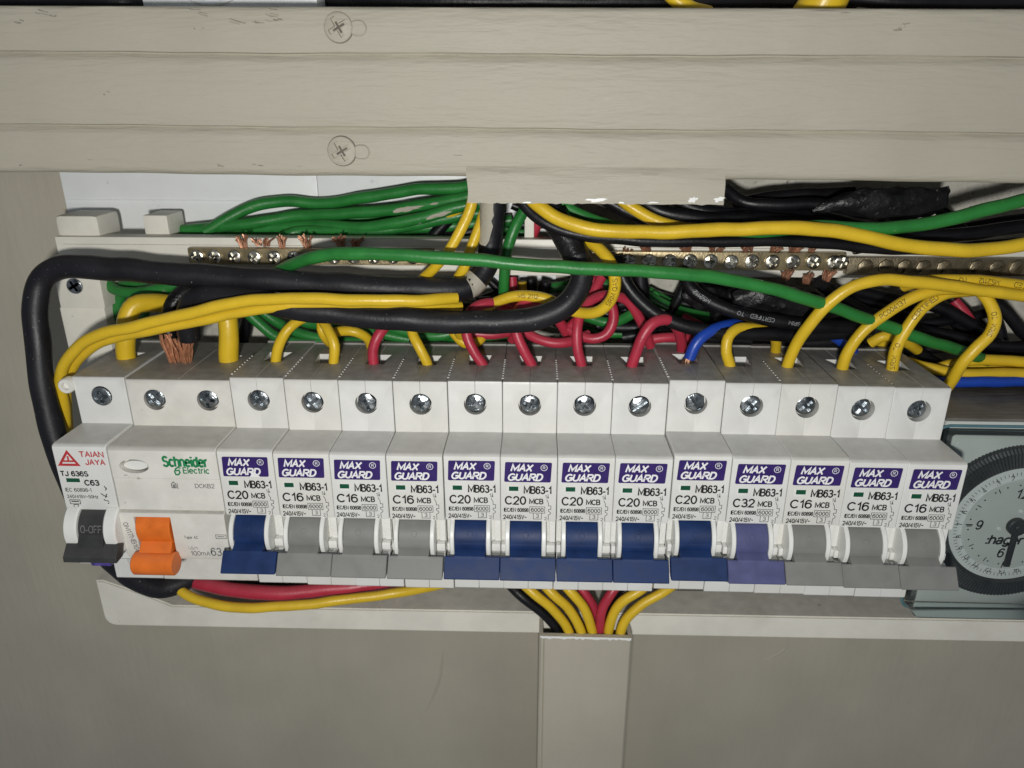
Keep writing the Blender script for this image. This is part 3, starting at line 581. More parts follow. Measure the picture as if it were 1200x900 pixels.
def mcb(k, rate, hc, dz, dx, sd, label):
    t = thing('circuit_breaker', label, 'breaker', (18*k+dx, rnd.uniform(-.12, .12), dz), 'single pole breakers in the row'); t.rotation_euler = (rnd.uniform(-.002, .002), rnd.uniform(-.003, .003), rnd.uniform(-.003, .003))
    obj('body', ME_body, None, t); lb = obj('brand_label', ME['label'], None, t); obj('label_lettering', ME['ltext'], None, lb)
    lb.location = V((rnd.uniform(-.15, .15), 0, rnd.uniform(-.2, .2)))*S
    obj('printed_text', ME[rate], None, t).location = V((rnd.uniform(-.12, .12), 0, rnd.uniform(-.12, .12)))*S; obj('toggle_handle', ME['h_'+hc], None, t); obj('handle_guard', ME['g0'], None, t); obj('handle_guard', ME['g1'], None, t)
    obj('stop_block', ME['stop'], None, t); wi = obj('indicator_window', ME['win'], None, t); obj('indicator_flag', ME['flag'], None, wi)
    tag(obj('edge_studs', ME['rib'], None, t), kind='stuff')
    for z in (-8.2, -72.8):
        s_ = obj('terminal_screw', rnd.choice(ME_scr), None, t); s_.location = V((9, sd, z))*S; s_.rotation_euler = (0, rnd.uniform(0, 3.1), 0)
    if k in (3,):    # the brand label is worn at its lower right
        P = Print(); P.poly([(9.9, -27.4), (11.0, -25.6), (12.0, -26.0), (13.4, -27.4)]); obj('worn_patch', P.mb(on_front(-17.33)), M_whiteink, lb, 0, False)
    return t
for a in MCBS: mcb(*a)

# ---- residual current breaker, two slots wide
rc = thing('residual_current_breaker', 'aged cream two pole breaker with orange toggle and green maker name', 'breaker', (19.0, 0, .3))
RP = [(40, -.8), (.7, -.8), (.2, -1.0), (0, -1.5), (0, -17.6), (-15.2, -17.6), (-16.4, -18.0), (-17.1, -18.7), (-17.2, -19.8), (-17.2, -28.4), (-17.0, -28.6), (-17.0, -40.1), (-16.4, -40.5), (-17.9, -40.9), (-18.3, -41.4), (-18.3, -56.5), (-17.5, -58.5), (-13.4, -60.5), (0, -61.5), (0, -79.3), (.7, -80), (40, -80)]
mb = MB().loft(RP, [(.1, .25), (.35, 0), (34.75, 0), (35.0, .25)])
cu = cutters([9, 27], (18, 25), 3.2, 3.7, 3.2, False)
cu.box(5.0, 17.2, -25, -10, -59, -42.1)
cu.add([], [])
def ell(cx, cz, a, b, n=28): return [(cx+a*math.cos(6.2832*i/n), cz+b*math.sin(6.2832*i/n)) for i in range(n)]
E0 = ell(7.9, -24.2, 4.8, 2.5); n = len(E0); cu.add([(x, -18, z) for x, z in E0]+[(x, -13.4, z) for x, z in E0], [tuple(range(n)), tuple(range(n, 2*n))[::-1]]+[(i, (i+1) % n, (i+1) % n+n, i+n) for i in range(n)])
obj('body', boolean(mb, cu, 'body', M_rcd), None, rc)
E1 = ell(7.4, -24.8, 3.9, 1.6); m = MB(); m.add([(x, -15.3, z) for x, z in E1]+[(x, -13, z) for x, z in E1], [tuple(range(n)), tuple(range(n, 2*n))]+[(i, (i+1) % n, (i+1) % n+n, i+n) for i in range(n)])
obj('test_button', m, M_guard, rc, 40, False)
m = MB(); m.prism(arc(-12.3, -47.6, 7.2, -170, 170, 40), 5.2, 16.6, .4)
m.prism([(-17.8, -50.5), (-19.2, -52.2), (-22.0, -55.2), (-20.5, -59), (-14, -55)], 5.8, 16.4, .25)
m.prism(arc(-21.0, -58.0, 3.9, 0, 348, 32), 4.2, 18.0, .4)
a = math.radians(14); m.cyl((11, -12.3-7.2*math.cos(a), -47.6+7.2*math.sin(a)), (0, -math.cos(a), math.sin(a)), 1.0, .12, 16, .1)
obj('toggle_handle', m, M_orange, rc, 30, False)
for x in (0, 18):
    s_ = obj('terminal_screw', ME_scr[1], None, rc); s_.location = V((9+x, 1.2, -7.9))*S; s_.rotation_euler = (0, rnd.uniform(0, 3), 0)
m = MB(); m.cyl((35.05, 1, -2.2), (0, 1, 0), .5, 30, 10); m.box(17.7, 17.95, 1, 32, -.82, -.68); obj('seam_rib', m, M_rcd, rc, 30, False)
P = Print(); P.text('Schneider', 17.4, 32.2, -24.3, -20.2, .03); obj('maker_lettering', P.mb(on_front(-17.27)), M_greenink, rc, 0, False)
P = Print(); P.text('Electric', 23.6, 32.2, -26.5, -24.2, .02); P.line([(22.9, -24.6), (22.3, -24.2), (21.4, -24.8), (20.9, -25.9), (21.2, -26.9), (22.0, -26.9), (22.6, -26.1), (22.4, -25.3), (21.5, -25.5)], .5); obj('maker_lettering', P.mb(on_front(-17.27)), M_greenink, rc, 0, False)
P = Print(); P.text('DCKB2', 26.6, 33.0, -31.8, -30.2, .012); P.line([(19.0, -31.8), (19.0, -30.4), (19.7, -29.7), (20.4, -30.4), (20.4, -31.8)], .3, True); P.rect(19.4, 20.1, -32, -30.6); P.line([(20.9, -32.2), (20.9, -30.2)], .25)
obj('printed_text', P.mb(on_front(-17.08)), M_greyink, rc, 0, False)
P = Print(); P.text('Type AC', 20.6, 25.4, -50.4, -49.0, .006); P.frame(31.4, 34.8, -49.8, -48.4, .22); P.line([(32, -49.1), (34.2, -49.1)], .3); P.text('IΔn', 21.6, 24.6, -54.2, -53); P.text('100mA', 22.0, 28.6, -56.6, -54.8, .006); P.text('63A', 28.8, 34.8, -56.6, -53.4, .01)
P.text('0M17NB10', -2.4, 8.2, -50.4, -48.6, .004, 0, -1.35); obj('printed_text', P.mb(on_front(-18.37)), M_greyink, rc, 0, False)

# ---- main breaker at the left end
mbk = thing('main_breaker', 'main breaker at the left end with charcoal toggle reading off and red triangle logo', 'breaker', (1.2, 0, 1.5))
TJP = [(y, z-1.3 if i < 6 else z) for i, (y, z) in enumerate(MCBP)]
mb = MB().loft(TJP, [(.05, .25), (.3, 0), (17.3, 0), (17.55, .25)])
obj('body', boolean(mb, cutters([9], (18, 25), 3.4, 3.5), 'body', M_white), None, mbk)
m = MB(); m.prism(arc(-13, -49, 8.4, -175, 175, 40), 5.0, 13.8, .25)
m.prism([(-20.6, -47.9), (-21.3, -48.5), (-23.2, -51.6), (-23.5, -54), (-20, -54), (-17, -50.5)], 5.2, 13.6); m.prism([(-21.0, -48.3), (-21.4, -48.6), (-21.1, -49.1), (-20.7, -48.9)], 5.1, 13.7)
m.prism([(-21.9, -51.2), (-22.4, -51.3), (-25.6, -54.6), (-25.8, -56.3), (-25.2, -56.7), (-21.5, -56.4), (-19.5, -52.6)], 1.0, 18.6, .25)
hd = obj('toggle_handle', m, M_char, mbk, 30, False)
obj('handle_guard', MB().prism(arc(-13, -49, 9.6, -50, 62, 24)+[(-13.6, -40.8), (-13.6, -56)], .6, 5.0, .5), M_guard, mbk, 30, False)
obj('handle_guard', MB().prism(arc(-13, -49, 9.6, -50, 62, 24)+[(-13.6, -40.8), (-13.6, -56)], 13.8, 18.0, .5), M_guard, mbk, 30, False)
P = Print(); P.text('O-OFF', 5.9, 13.0, 0, 2.6, .0)
obj('handle_lettering', P.mb(lambda u, v: V((u, -13-8.44*math.cos((v+1.0)/8.4), -49+8.44*math.sin((v+1.0)/8.4)))), M_greyink, hd, 0, False)
s_ = obj('terminal_screw', ME_scr[0], None, mbk); s_.location = V((9, .6, -8.4))*S
P = Print(); P.text('TAIAN', 8.6, 16.6, -22.4, -20.3, .026); P.text('JAYA', 10.0, 16.6, -25.2, -23.1, .026)
P.line([(1.6, -25.2), (7.6, -25.2), (4.8, -20.6)], .8, True); P.line([(3.0, -23.9), (6.3, -23.9)], .6); P.line([(4.7, -23.9), (4.7, -22.2)], .6); obj('logo_print', P.mb(on_front(-17.26)), M_redink, mbk, 0, False)
P = Print(); P.text('TJ 636S', .9, 10.2, -29.4, -27.4, .036); P.text('C63', 8.2, 13.2, -32.7, -30.5, .036); P.text('IEC 60898-1', 1.4, 10.0, -35.0, -33.6, .008); P.text('240/415V~50Hz', 1.4, 11.8, -37.4, -36.1, .008)
P.frame(2.0, 5.4, -39.5, -38.0, .2); P.line([(2.5, -38.6), (4.9, -38.6)], .35); P.frame(3.0, 4.5, -41, -39.8, .2)
for a, b, c, d in ((14.6, -32.8, 14.9, -33.5), (15.2, -33.4, 14.7, -34.3), (13.6, -36.2, 14.8, -36.6), (14.8, -35.6, 14.2, -37.0), (12.9, -35.5, 13.6, -36.0), (14.3, -38.0, 15.0, -38.4), (15.0, -38.9, 14.6, -39.2), (13.5, -37.6, 14.0, -38.2), (14.9, -41, 15.1, -41.3)): P.line([(a, b), (c, d)], .3)
obj('printed_text', P.mb(on_front(-17.26)), M_ink, mbk, 0, False)
m = MB(); m.box(1.9, 7.2, -17.34, -17.15, -31.8, -29.8, .06); wi = obj('indicator_window', m, M_guard, mbk, 20, False)
m = MB(); m.box(2.6, 7.0, -17.42, -17.3, -31.4, -30.0); obj('indicator_flag', m, M_flag, wi, 0, False)
m = MB()      # milky ring lug on its left side
nR = 24; vs = []; c = V((-2.0, -.4, -4.6))
for k in range(nR):
    t = 6.2832*k/nR
    for r_, y in ((1.1, 0), (1.3, -.8), (2.3, -.8), (2.6, -.4), (2.6, 2.4), (1.1, 2.4)): vs.append(c+V((r_*math.cos(t), y, r_*math.sin(t))))
m.add(vs, [(k*6+i, k*6+(i+1) % 6, ((k+1) % nR)*6+(i+1) % 6, ((k+1) % nR)*6+i) for k in range(nR) for i in range(6)]); m.cyl(c+V((0, .6, 0)), (0, 1, 0), 1.2, .6, 16)
obj('ring_lug', m, M_translucent, mbk, 40, False)
m = MB(); m.box(3.4, 7.0, -21.5, -19, -59.6, -57.9, .3); obj('lower_clip', m, M_guard, mbk, 30, False)
m = MB(); m.box(7.2, 14.0, -21.8, -19.5, -60.4, -58.0, .5); obj('film_scrap', m, M_violet, mbk, 30, False)

# ================================================================== DIAL TIMER
TC = V((319.6, 0, -50.2)); R1, R2, R3 = 29.6, 21.6, 17.6
tm = thing('dial_timer', 'dial time switch under a clear tinted cover with black ribbed ring', 'time switch', (TC.x, 30, -86))
m = MB(); m.box(290.4, 352, 3.2, 34, -84.5, -13.0, .8); obj('body', m, M_dial, tm)
m = MB(); m.box(290.2, 352.2, 3.0, 34.2, -12.95, -11.9, .3); obj('dusty_shaded_top', m, M_timertop, tm)  # thin sheet added to hold the body top's dust and painted shade
m = MB(); m.box(291.5, 350, 2.6, 3.15, -83, -14.4, .2); obj('front_plate', m, M_dial, tm)
m = MB(); ns = 150; vs = []
for k in range(ns*2):
    t = math.pi*k/ns; rb_ = k % 2
    cc = V((math.cos(t), 0, math.sin(t)))
    for r_, y in ((R2+.2, 1.9), (R2+.4, .1), (R2+1.2, -.6), (R2+1.6, -.35-.25*rb_), (R1-1.8, 0-.3*rb_), (R1-.3-.35*(1-rb_), .9), (R1-.35*(1-rb_), 2.4)): vs.append(TC+cc*r_+V((0, y, 0)))
m.add(vs, [(k*7+i, k*7+i+1, ((k+1) % (2*ns))*7+i+1, ((k+1) % (2*ns))*7+i) for k in range(2*ns) for i in range(6)]); obj('ribbed_ring', m, M_rubber, tm, 20)
m = MB(); m.cyl(TC+V((0, 2.5, 0)), (0, -1, 0), R2+.3, 2.2, 96, .1); obj('scale_disc', m, M_scale, tm)
m = MB(); nR = 96; vs = []
for k in range(nR):
    t = 6.2832*k/nR; cc = V((math.cos(t), 0, math.sin(t)))
    for r_, y in ((R3-.35, .28), (R3-.25, -.1), (R3+.1, -.22), (R3+.3, .28)): vs.append(TC+cc*r_+V((0, y, 0)))
m.add(vs, [(k*4+i, k*4+i+1, ((k+1) % nR)*4+i+1, ((k+1) % nR)*4+i) for k in range(nR) for i in range(3)]); obj('bezel', m, M_scale, tm, 40)
m = MB(); m.cyl(TC+V((0, 1, 0)), (0, -1, 0), R3-.3, .85, 96); dial = obj('clock_face', m, M_dial, tm)
P = Print()
for k in range(96):
    t = 6.2832*k/96; a, b = (R2-2.3 if k % 4 else R2-2.6), R2-1.2; P.line([(a*math.cos(t), a*math.sin(t)), (b*math.cos(t), b*math.sin(t))], .16 if k % 4 else .22)
for h in range(1, 25):
    t = math.radians(90+15*(h-1)); u, v_ = (R3+1.0)*math.cos(t), (R3+1.0)*math.sin(t); wd = .6 if h < 10 else 1.15
    if h == 1: wd = .2
    P.text(str(h), u-wd, u+wd, v_-1.0, v_+1.0, .004, 0, t-math.pi/2)
obj('scale_print', P.mb(lambda u, v: TC+V((u, .22, v))), M_ink, tm, 0)
P = Print()
for s_, ang, wd in (('12', 90, 2.1), ('9', 180, 1.1), ('6', 270, 1.1), ('3', 0, 1.1)):
    r_ = 12.2 if s_ in '12 6' else 12; t = math.radians(ang); u, v_ = r_*math.cos(t)-(2.3 if s_ == '6' else 0), r_*math.sin(t)+(1.2 if s_ == '6' else 0); P.text(s_, u-wd*1.1, u+wd*1.1, v_-1.9, v_+1.9, .016, .15)
for h in range(12):
    t = math.radians(30*h+2); a, b = (14.6, 16.2); P.line([(a*math.cos(t), a*math.sin(t)), (b*math.cos(t), b*math.sin(t))], .3)
P.text(':hager', -8.6, 4.4, -8.6, -3.7, .014, .2); P.line([(-16.6, 0), (-14.4, 0)], .5); P.line([(-.9, -17), (-.6, -14.6)], .4)
for h in range(24):
    t = math.radians(15*h+7); P.disc(15.6*math.cos(t), 15.6*math.sin(t), .3, 8)
obj('clock_print', P.mb(lambda u, v: TC+V((u, .09, v))), M_ink, dial, 0)
m = MB(); m.cyl(TC+V((0, 0, 0)), (0, -1, 0), 3.2, 1.8, 32, .3); m.cyl(TC+V((0, -1.8, 0)), (0, -1, 0), 1.1, .5, 20, .2); obj('hub', m, M_rubber, tm)
m = MB(); m.box(TC.x-1.0, TC.x+1.0, -1.3, -.6, TC.z-15.8, TC.z-2, .15); obj('clock_hand', m, M_rubber, tm)
m = MB(); m.box(TC.x+2, TC.x+12, -1.75, -1.35, TC.z+.1, TC.z+1.9, .15); obj('clock_hand', m, M_rubber, tm)
m = MB()
for dx, dz in ((-5.2, -1.3), (.6, 5.6), (5.0, -1.3), (-.4, -6)): m.cyl(TC+V((dx, .2, dz)), (0, -1, 0), .8, .6, 14, .25)
obj('rivet', m, M_scale, tm, 40)
def shell(x0, x1, y0, y1, z0, z1, r):
    pts = rrect(x0, x1, z0, z1, r, 5); k = len(pts); inn = rrect(x0+1.2, x1-1.2, z0+1.2, z1-1.2, max(.3, r-1), 5); i2 = rrect(x0+.3, x1-.3, z0+.3, z1-.3, r, 5)
    m = MB(); m.add([(a, y1, b) for a, b in pts]+[(a, y0+1.2, b) for a, b in pts]+[(a, y0+.35, b) for a, b in i2]+[(a, y0, b) for a, b in inn], [(j*k+i, j*k+(i+1) % k, (j+1)*k+(i+1) % k, (j+1)*k+i) for j in range(3) for i in range(k)]+[tuple(range(3*k, 4*k))]); return m
cov = obj('clear_cover', shell(289.0, 356, -6.5, 3.4, -84.6, -15.2, 1.6), M_glass, tm, 50)
def ring_tube(x0, x1, z0, z1, y, r, q):
    return MB().tube([V((a, y, b)) for a, b in rrect(x0, x1, z0, z1, r, 6)]+[V((x1, y, z1-r)), V((x1, y, z1-r-.2))], q, 8)
obj('cover_rim', ring_tube(288.9, 357, -86.6, -14.6, 3.0, 3.2, .55), M_teal, cov)
m = MB(); pts = rrect(288.6, 357.5, -87.0, -14.0, 3.2, 6); k = len(pts); m.add([(a, 3.7, b) for a, b in pts], [tuple(range(k))]); obj('cover_flange', m, M_glass, cov, 0)

# ================================================================== WIRES AND CABLES
COL = {'yellow': M_yel, 'green': M_grn, 'red': M_red, 'black': M_blk, 'blue': M_blu}
def strand(c, r, pts, label, group=None, enter=None, name=None, m_=None, cat='wire', prints=(), ink=None):
    'pts: photo pixel x, y and depth Y in mm; enter: the last point goes down into a terminal'
    pts = list(pts); Q = spline([at(*p) for p in pts]); Lr = sum((Q[k+1]-Q[k]).length for k in range(len(Q)-1))+(6.5 if enter == 'start' else 0)
    if pts[-1][0] >= 1200:      # runs on beyond the right edge
        (xa, ya, da), (xb, yb, db) = pts[-2:]; pts.append((xb+260, yb+(yb-ya)*.6, min(54, db+6)))
    W = [at(*p) for p in pts]
    if enter:
        e = W[-1] if enter == 'end' else W[0]
        if e.z > 1.5: e.z = 1.0
        q = V((e.x, e.y+.4, e.z-6.5)); W = W+[q] if enter == 'end' else [q]+W
    P = spline(W); m = MB(); f1, f2, f3 = (rnd.uniform(0, 6.28) for _ in range(3)); L0 = 0
    for k in range(len(P)):
        if k: L0 += 1.3
        q = min(1, k/6, (len(P)-1-k)/6)*(.10 if r < 3 else .16); P[k] = P[k]+V((math.sin(L0*.31+f1)*.5, math.sin(L0*.23+f2), math.sin(L0*.27+f3)+.5*math.sin(L0*.55+f1)))*q
    m.tube(P, lambda t: r*(1+.018*math.sin(t*len(P)*.22+f2)+.012*math.sin(t*len(P)*.61+f1)), 14 if r > 3 else 12)
    o = obj(name or f'{c}_wire', m, m_ or COL[c], None, 60)
    tag(o, label, cat, group)
    for (s0, text, size, flip) in prints:
        vs, fs = glyphs(text); L = [0]
        for k in range(1, len(P)): L.append(L[-1]+(P[k]-P[k-1]).length)
        _, T, _a = frames(P); mm = MB(); out = []
        for v in vs:
            u = s0*Lr+(v[0]*size)*(-1 if flip else 1); k = min(range(len(L)-1), key=lambda i: abs(L[i]-u)); k = max(0, min(len(P)-2, k if L[k] <= u else k-1))
            t = (u-L[k])/max(1e-6, L[k+1]-L[k]); p = P[k].lerp(P[k+1], t); tg = T[k].lerp(T[k+1], t).normalized()
            nn = (CAM-p); nn = (nn-tg*nn.dot(tg)).normalized()
            a = (v[1]-.36)*size/r*(-1 if flip else 1)
            b = nn.cross(tg); out.append(p+(nn*math.cos(a)+b*math.sin(a))*(r*1.03+.05))
        mm.add(out, fs); obj('printed_text', mm, ink or M_ink, o, 0, True, False)
    return o
GB = 'green earth wires bundled above the left terminal bar'
# --- thick sheathed cables
c1 = strand('black', 3.95, [(236, 664, 26), (216, 682, 19), (190, 689, 14), (156, 677, 9), (128, 654, 5), (106, 618, 2.5), (86, 573, 2), (66, 520, 3), (53, 470, 5), (45, 410, 8), (42, 360, 11), (50, 326, 13), (78, 313, 13), (130, 315, 13), (220, 322, 13), (350, 331, 13), (450, 337, 13), (515, 339, 14), (552, 334, 17), (570, 312, 20), (575, 285, 21), (577, 250, 20), (577, 225, 20)],
    'thick black sheathed cable looping round the left end and into the top trunking', name='black_cable', m_=M_blkcable, cat='cable')
# paint smeared on it
def smear(pts, r, label_parent, w0, side=0):
    P = spline([at(*p) for p in pts]); _, T, _a = frames(P); m = MB(); n = len(P); rr = random.Random(11)
    for k in range(n):
        nn = CAM-P[k]; nn = (nn-T[k]*nn.dot(T[k])).normalized(); b = T[k].cross(nn); wd = w0*(1 if k < n*.6 else 1-.7*(k-n*.6)/(n*.4))*(rr.uniform(.55, 1.15) if w0 < 1.2 else 1)*(.4 if w0 < 1.2 and k in (0, n-1) else 1)
        for i in range(7):
            a = (i/6-.5)*wd+side+(rr.uniform(-.12, .12) if i in (0, 6) else 0)+(rr.uniform(-.05, .05)); m.v.append(P[k]+(nn*math.cos(a)+b*math.sin(a))*(r+.16))
    for k in range(n-1):
        for i in range(6): m.f.append((k*7+i, k*7+i+1, k*7+i+8, k*7+i+7))
    obj('paint_smear', m, M_paint, label_parent, 50)
smear([(577, 232, 20), (577, 250, 20), (576, 272, 20.6), (575, 285, 21)], 3.95, c1, 1.7, .75)
smear([(560, 327, 18), (555, 332, 17.4), (551, 335, 17), (547, 337, 16.4)], 3.95, c1, 3.3, -.35)
c2 = strand('black', 3.9, [(222, 396, 18), (219, 372, 16), (228, 352, 14), (252, 346, 12), (300, 352, 10), (350, 362, 9), (430, 371, 9), (520, 377, 9), (590, 377, 9), (640, 370, 9), (668, 353, 10), (681, 330, 12), (680, 308, 14), (668, 286, 16), (650, 258, 18), (640, 232, 20)],
    'thick black sheathed cable with copper end, bending up beside the yellow loop', name='black_cable', m_=M_blkcable, cat='cable')
m = MB(); m.tube(spline([at(676, 302, 14.4), at(668, 286, 16), at(655, 262, 17.6), at(648, 250, 18.2)], .8), 4.5, 14); obj('tape_wrap', m, M_tape, c2, 60)
M_coplug = mat('bright_copper', (.78, .36, .20), .36, .15, 700, .2, 2500, metal=.65)
def lug(px, parent, Y=17.5, x2=None):
    a, b = at(px, 391, Y-1), at(x2 or px+4, 419, 17.5); m = MB()
    for k in range(17):
        t = 6.2832*k/13+k*.1; d = V((math.cos(t), math.sin(t), 0))*1.55*(1 if k % 4 else .3)
        j = lambda q: V((rnd.uniform(-q, q), rnd.uniform(-q, q), 0)); m.tube(spline([a+d*1.0, a.lerp(b, .35)+d*1.3+j(.5), a.lerp(b, .75)+d*1.2+j(.7), b+d*.8+V((0, 0, -3.5))+j(.3)], 1.2), rnd.uniform(.36, .52), 6)
    obj('copper_strands', m, M_coplug, parent)
lug(216, c2, 18, 218)
c3 = strand('black', 2.9, [(199, 396, 19), (198, 376, 20), (206, 352, 22), (225, 338, 26), (250, 336, 30)], 'short black tail with copper end beside the first thick yellow wire', name='black_cable', m_=M_tape, cat='cable'); lug(194, c3, 18, 205)
# --- thick yellow wires into the left breakers
strand('yellow', 3.3, [(148, 417, 20), (148, 395, 20), (149, 372, 21), (158, 358, 23), (178, 355, 27), (200, 356, 32)], 'thick yellow wire bent into the left breaker beside the copper ends', enter='start', name='yellow_wire')
strand('yellow', 3.35, [(268, 420, 20), (268, 395, 20), (267, 372, 21), (265, 350, 24)], 'thick straight yellow wire into the right pole of the orange toggle breaker', enter='start')
# --- long front wires
strand('yellow', 1.97, [(78, 512, 14), (75, 480, 11), (71, 450, 9), (75, 428, 7), (92, 406, 5), (120, 391, 4), (160, 382, 3), (210, 370, 3), (260, 358, 3), (305, 351, 3), (360, 350, 3), (430, 352, 3.5), (490, 352, 6), (535, 349, 12)], 'upper of two long yellow wires crossing in front of the thick black cables', 'paired yellow wires over the left breakers')
strand('yellow', 1.97, [(80, 516, 19), (78, 480, 16), (77, 452, 13), (86, 428, 11), (105, 408, 9), (135, 395, 8), (190, 384, 7), (240, 374, 7), (290, 364, 7), (340, 357, 7), (400, 355, 8), (480, 357, 12), (540, 360, 20)], 'lower of two long yellow wires crossing in front of the thick black cables', 'paired yellow wires over the left breakers')
strand('green', 2.05, [(300, 334, 26), (330, 316, 19), (362, 303, 8), (405, 297, 4), (470, 299, 2), (560, 305, 1), (640, 312, 1), (720, 316, 2), (790, 320, 3), (850, 327, 5), (910, 340, 7), (970, 358, 11), (1030, 379, 16), (1090, 400, 21), (1135, 414, 28), (1165, 428, 36), (1190, 446, 44)], 'long bright green wire sweeping across the front of the whole panel')
strand('yellow', 2.2, [(612, 222, 16), (630, 240, 13), (655, 257, 11), (700, 269, 9), (760, 272, 9), (850, 269, 9), (920, 267, 9), (975, 270, 10), (1030, 281, 10), (1080, 290, 11), (1130, 293, 11), (1180, 290, 12), (1240, 280, 13)], 'long yellow wire waving from under the lip to the right edge')
strand('black', 1.95, [(604, 222, 18), (618, 244, 16), (640, 262, 14), (680, 275, 13), (740, 281, 13), (820, 283, 13), (900, 282, 14), (960, 284, 15), (1020, 290, 17), (1100, 292, 18), (1240, 282, 20)], 'black wire running just below the long waving yellow wire')
strand('green', 2.1, [(800, 279, 16), (880, 273, 14), (950, 266, 13), (1010, 268, 12), (1060, 266, 12), (1110, 257, 12), (1160, 245, 12), (1240, 226, 12)], 'bright green wire rising to the right edge below the tape sleeve')
# --- breaker feeds
F = 'feed wires entering the tops of the breakers'
strand('yellow', 1.8, [(323, 427, 17), (327, 405, 17), (338, 385, 18), (356, 373, 22), (385, 368, 28)], 'yellow wire curling right into the first blue toggle breaker', F, 'start')
strand('yellow', 1.8, [(391, 426, 17), (392, 405, 17), (385, 388, 19), (379, 376, 23), (382, 362, 30)], 'kinked yellow wire into the leftmost grey toggle breaker', F, 'start')
strand('red', 1.82, [(438, 428, 17), (437, 410, 17), (444, 393, 18), (455, 379, 21), (470, 364, 27)], 'red wire into the middle grey toggle breaker of the left three', F, 'start')
strand('yellow', 1.8, [(501, 427, 17), (492, 408, 17), (484, 392, 19), (481, 375, 22), (484, 360, 28)], 'yellow wire leaning left into the grey breaker before the blue row', F, 'start')
strand('red', 1.82, [(568, 431, 17), (556, 413, 17), (547, 393, 18), (547, 372, 20), (560, 358, 22), (578, 355, 24), (596, 364, 27), (606, 385, 32), (600, 398, 36)], 'red wire looping over the black cable into the first breaker of the blue row', F, 'start')
strand('red', 1.82, [(624, 431, 17), (615, 413, 17), (606, 392, 18), (603, 372, 20), (612, 358, 22), (628, 355, 24), (645, 362, 27), (655, 376, 30), (666, 395, 34)], 'red wire looping over the black cable into the second breaker of the blue row', F, 'start')
strand('red', 1.82, [(682, 430, 17), (677, 410, 17), (676, 388, 18), (681, 366, 21), (694, 351, 24), (714, 346, 27), (734, 352, 29), (748, 370, 30), (757, 390, 31), (762, 405, 34)], 'red wire arching high from the third breaker of the blue row', F, 'start')
strand('red', 1.92, [(740, 431, 17), (746, 412, 16), (755, 392, 16), (766, 378, 17), (780, 374, 19), (792, 382, 22), (798, 398, 26), (799, 410, 30)], 'red wire with pale worn side arching from the fourth breaker of the blue row', F, 'start')
bw = strand('blue', 2.0, [(808, 420, 17), (815, 404, 17), (826, 392, 18), (843, 383, 21), (870, 379, 27)], 'blue wire with bare copper tip into the raised blue toggle breaker', F)
m = MB(); a = at(808, 419, 17)
for k in range(9): m.tube(spline([a+V((rnd.uniform(-1.2, 1.2), rnd.uniform(-.8, .8), .3)), a+V((rnd.uniform(-2.2, 1.4)-.6, rnd.uniform(-.8, .8), -2.2)), a+V((rnd.uniform(-2.0, 1.2)-.5, 1, -5))], 1), .3, 5)
obj('copper_strands', m, mat('dull_copper', (.30, .16, .10), .45, .2, 500, metal=.8), bw)
strand('yellow', 1.85, [(856, 431, 17), (851, 412, 17), (853, 396, 18), (863, 386, 20), (880, 384, 23), (900, 388, 26), (909, 398, 29), (909, 412, 33)], 'yellow wire arching into the faded violet toggle breaker', F, 'start')
strand('yellow', 1.97, [(922, 430, 17), (931, 408, 15), (948, 382, 12), (972, 354, 10), (1000, 336, 9), (1035, 328, 9), (1070, 330, 10), (1110, 335, 11), (1150, 340, 12), (1250, 352, 15)], 'yellow wire in a wide arch from the grey breaker beside the violet one', F, 'start')
strand('yellow', 1.97, [(987, 432, 17), (993, 413, 16), (1010, 390, 15), (1040, 366, 15), (1070, 348, 15), (1100, 340, 16), (1140, 338, 18), (1240, 345, 24)], 'printed yellow wire arching from the second breaker from the right end', F, 'start', prints=((.30, 'PC004137', 2.0, False),))
strand('yellow', 1.97, [(1046, 431, 17), (1050, 410, 17), (1062, 385, 17), (1082, 360, 17), (1105, 346, 18), (1140, 340, 21), (1240, 342, 28)], 'printed yellow wire arching from the rightmost breaker', F, 'start', prints=((.08, 'SIRIM  TO', 2.0, False), (.30, 'CERTIFIED', 2.0, False)))
strand('yellow', 1.97, [(1060, 335, 22), (1078, 330, 17), (1125, 328, 15), (1165, 331, 15), (1260, 340, 17)], 'yellow wire printed upside down lying on top of the arched wires', prints=((.52, 'MS2112    TO', 2.1, True), (.78, 'CERTIFIED', 2.1, True)))
strand('yellow', 1.97, [(1148, 340, 17), (1160, 355, 16), (1166, 374, 15), (1160, 392, 15), (1144, 408, 15), (1128, 425, 16), (1116, 445, 19), (1104, 462, 24)], 'printed yellow wire hooking down past the right end breaker', prints=((.38, 'SIRIM  TO', 2.0, True),))
ym = strand('yellow', 1.95, [(664, 268, 22), (684, 279, 19), (704, 293, 14), (717, 312, 10), (721, 334, 10), (714, 354, 12), (697, 366, 15), (676, 366, 19), (656, 357, 21), (632, 348, 22), (606, 347, 23), (580, 355, 24), (552, 372, 26), (538, 388, 29), (546, 399, 34), (556, 414, 42)], 'yellow wire making a round loop right of the bent black cable', prints=((.30, 'SIRIM QAS', 2.0, True), (.60, 'MS 2112', 1.9, True)))
for k, pts in enumerate(([(556, 226, 15), (550, 248, 14), (537, 275, 13), (520, 302, 13), (496, 326, 18), (480, 340, 24)], [(570, 240, 24), (563, 262, 21), (552, 290, 19), (544, 314, 18), (530, 335, 22)])):
    strand('yellow', 1.75, pts, ['yellow wire slanting down left from the lip, in front of the green bundle', 'yellow wire slanting down just left of the paint smeared black cable'][k])
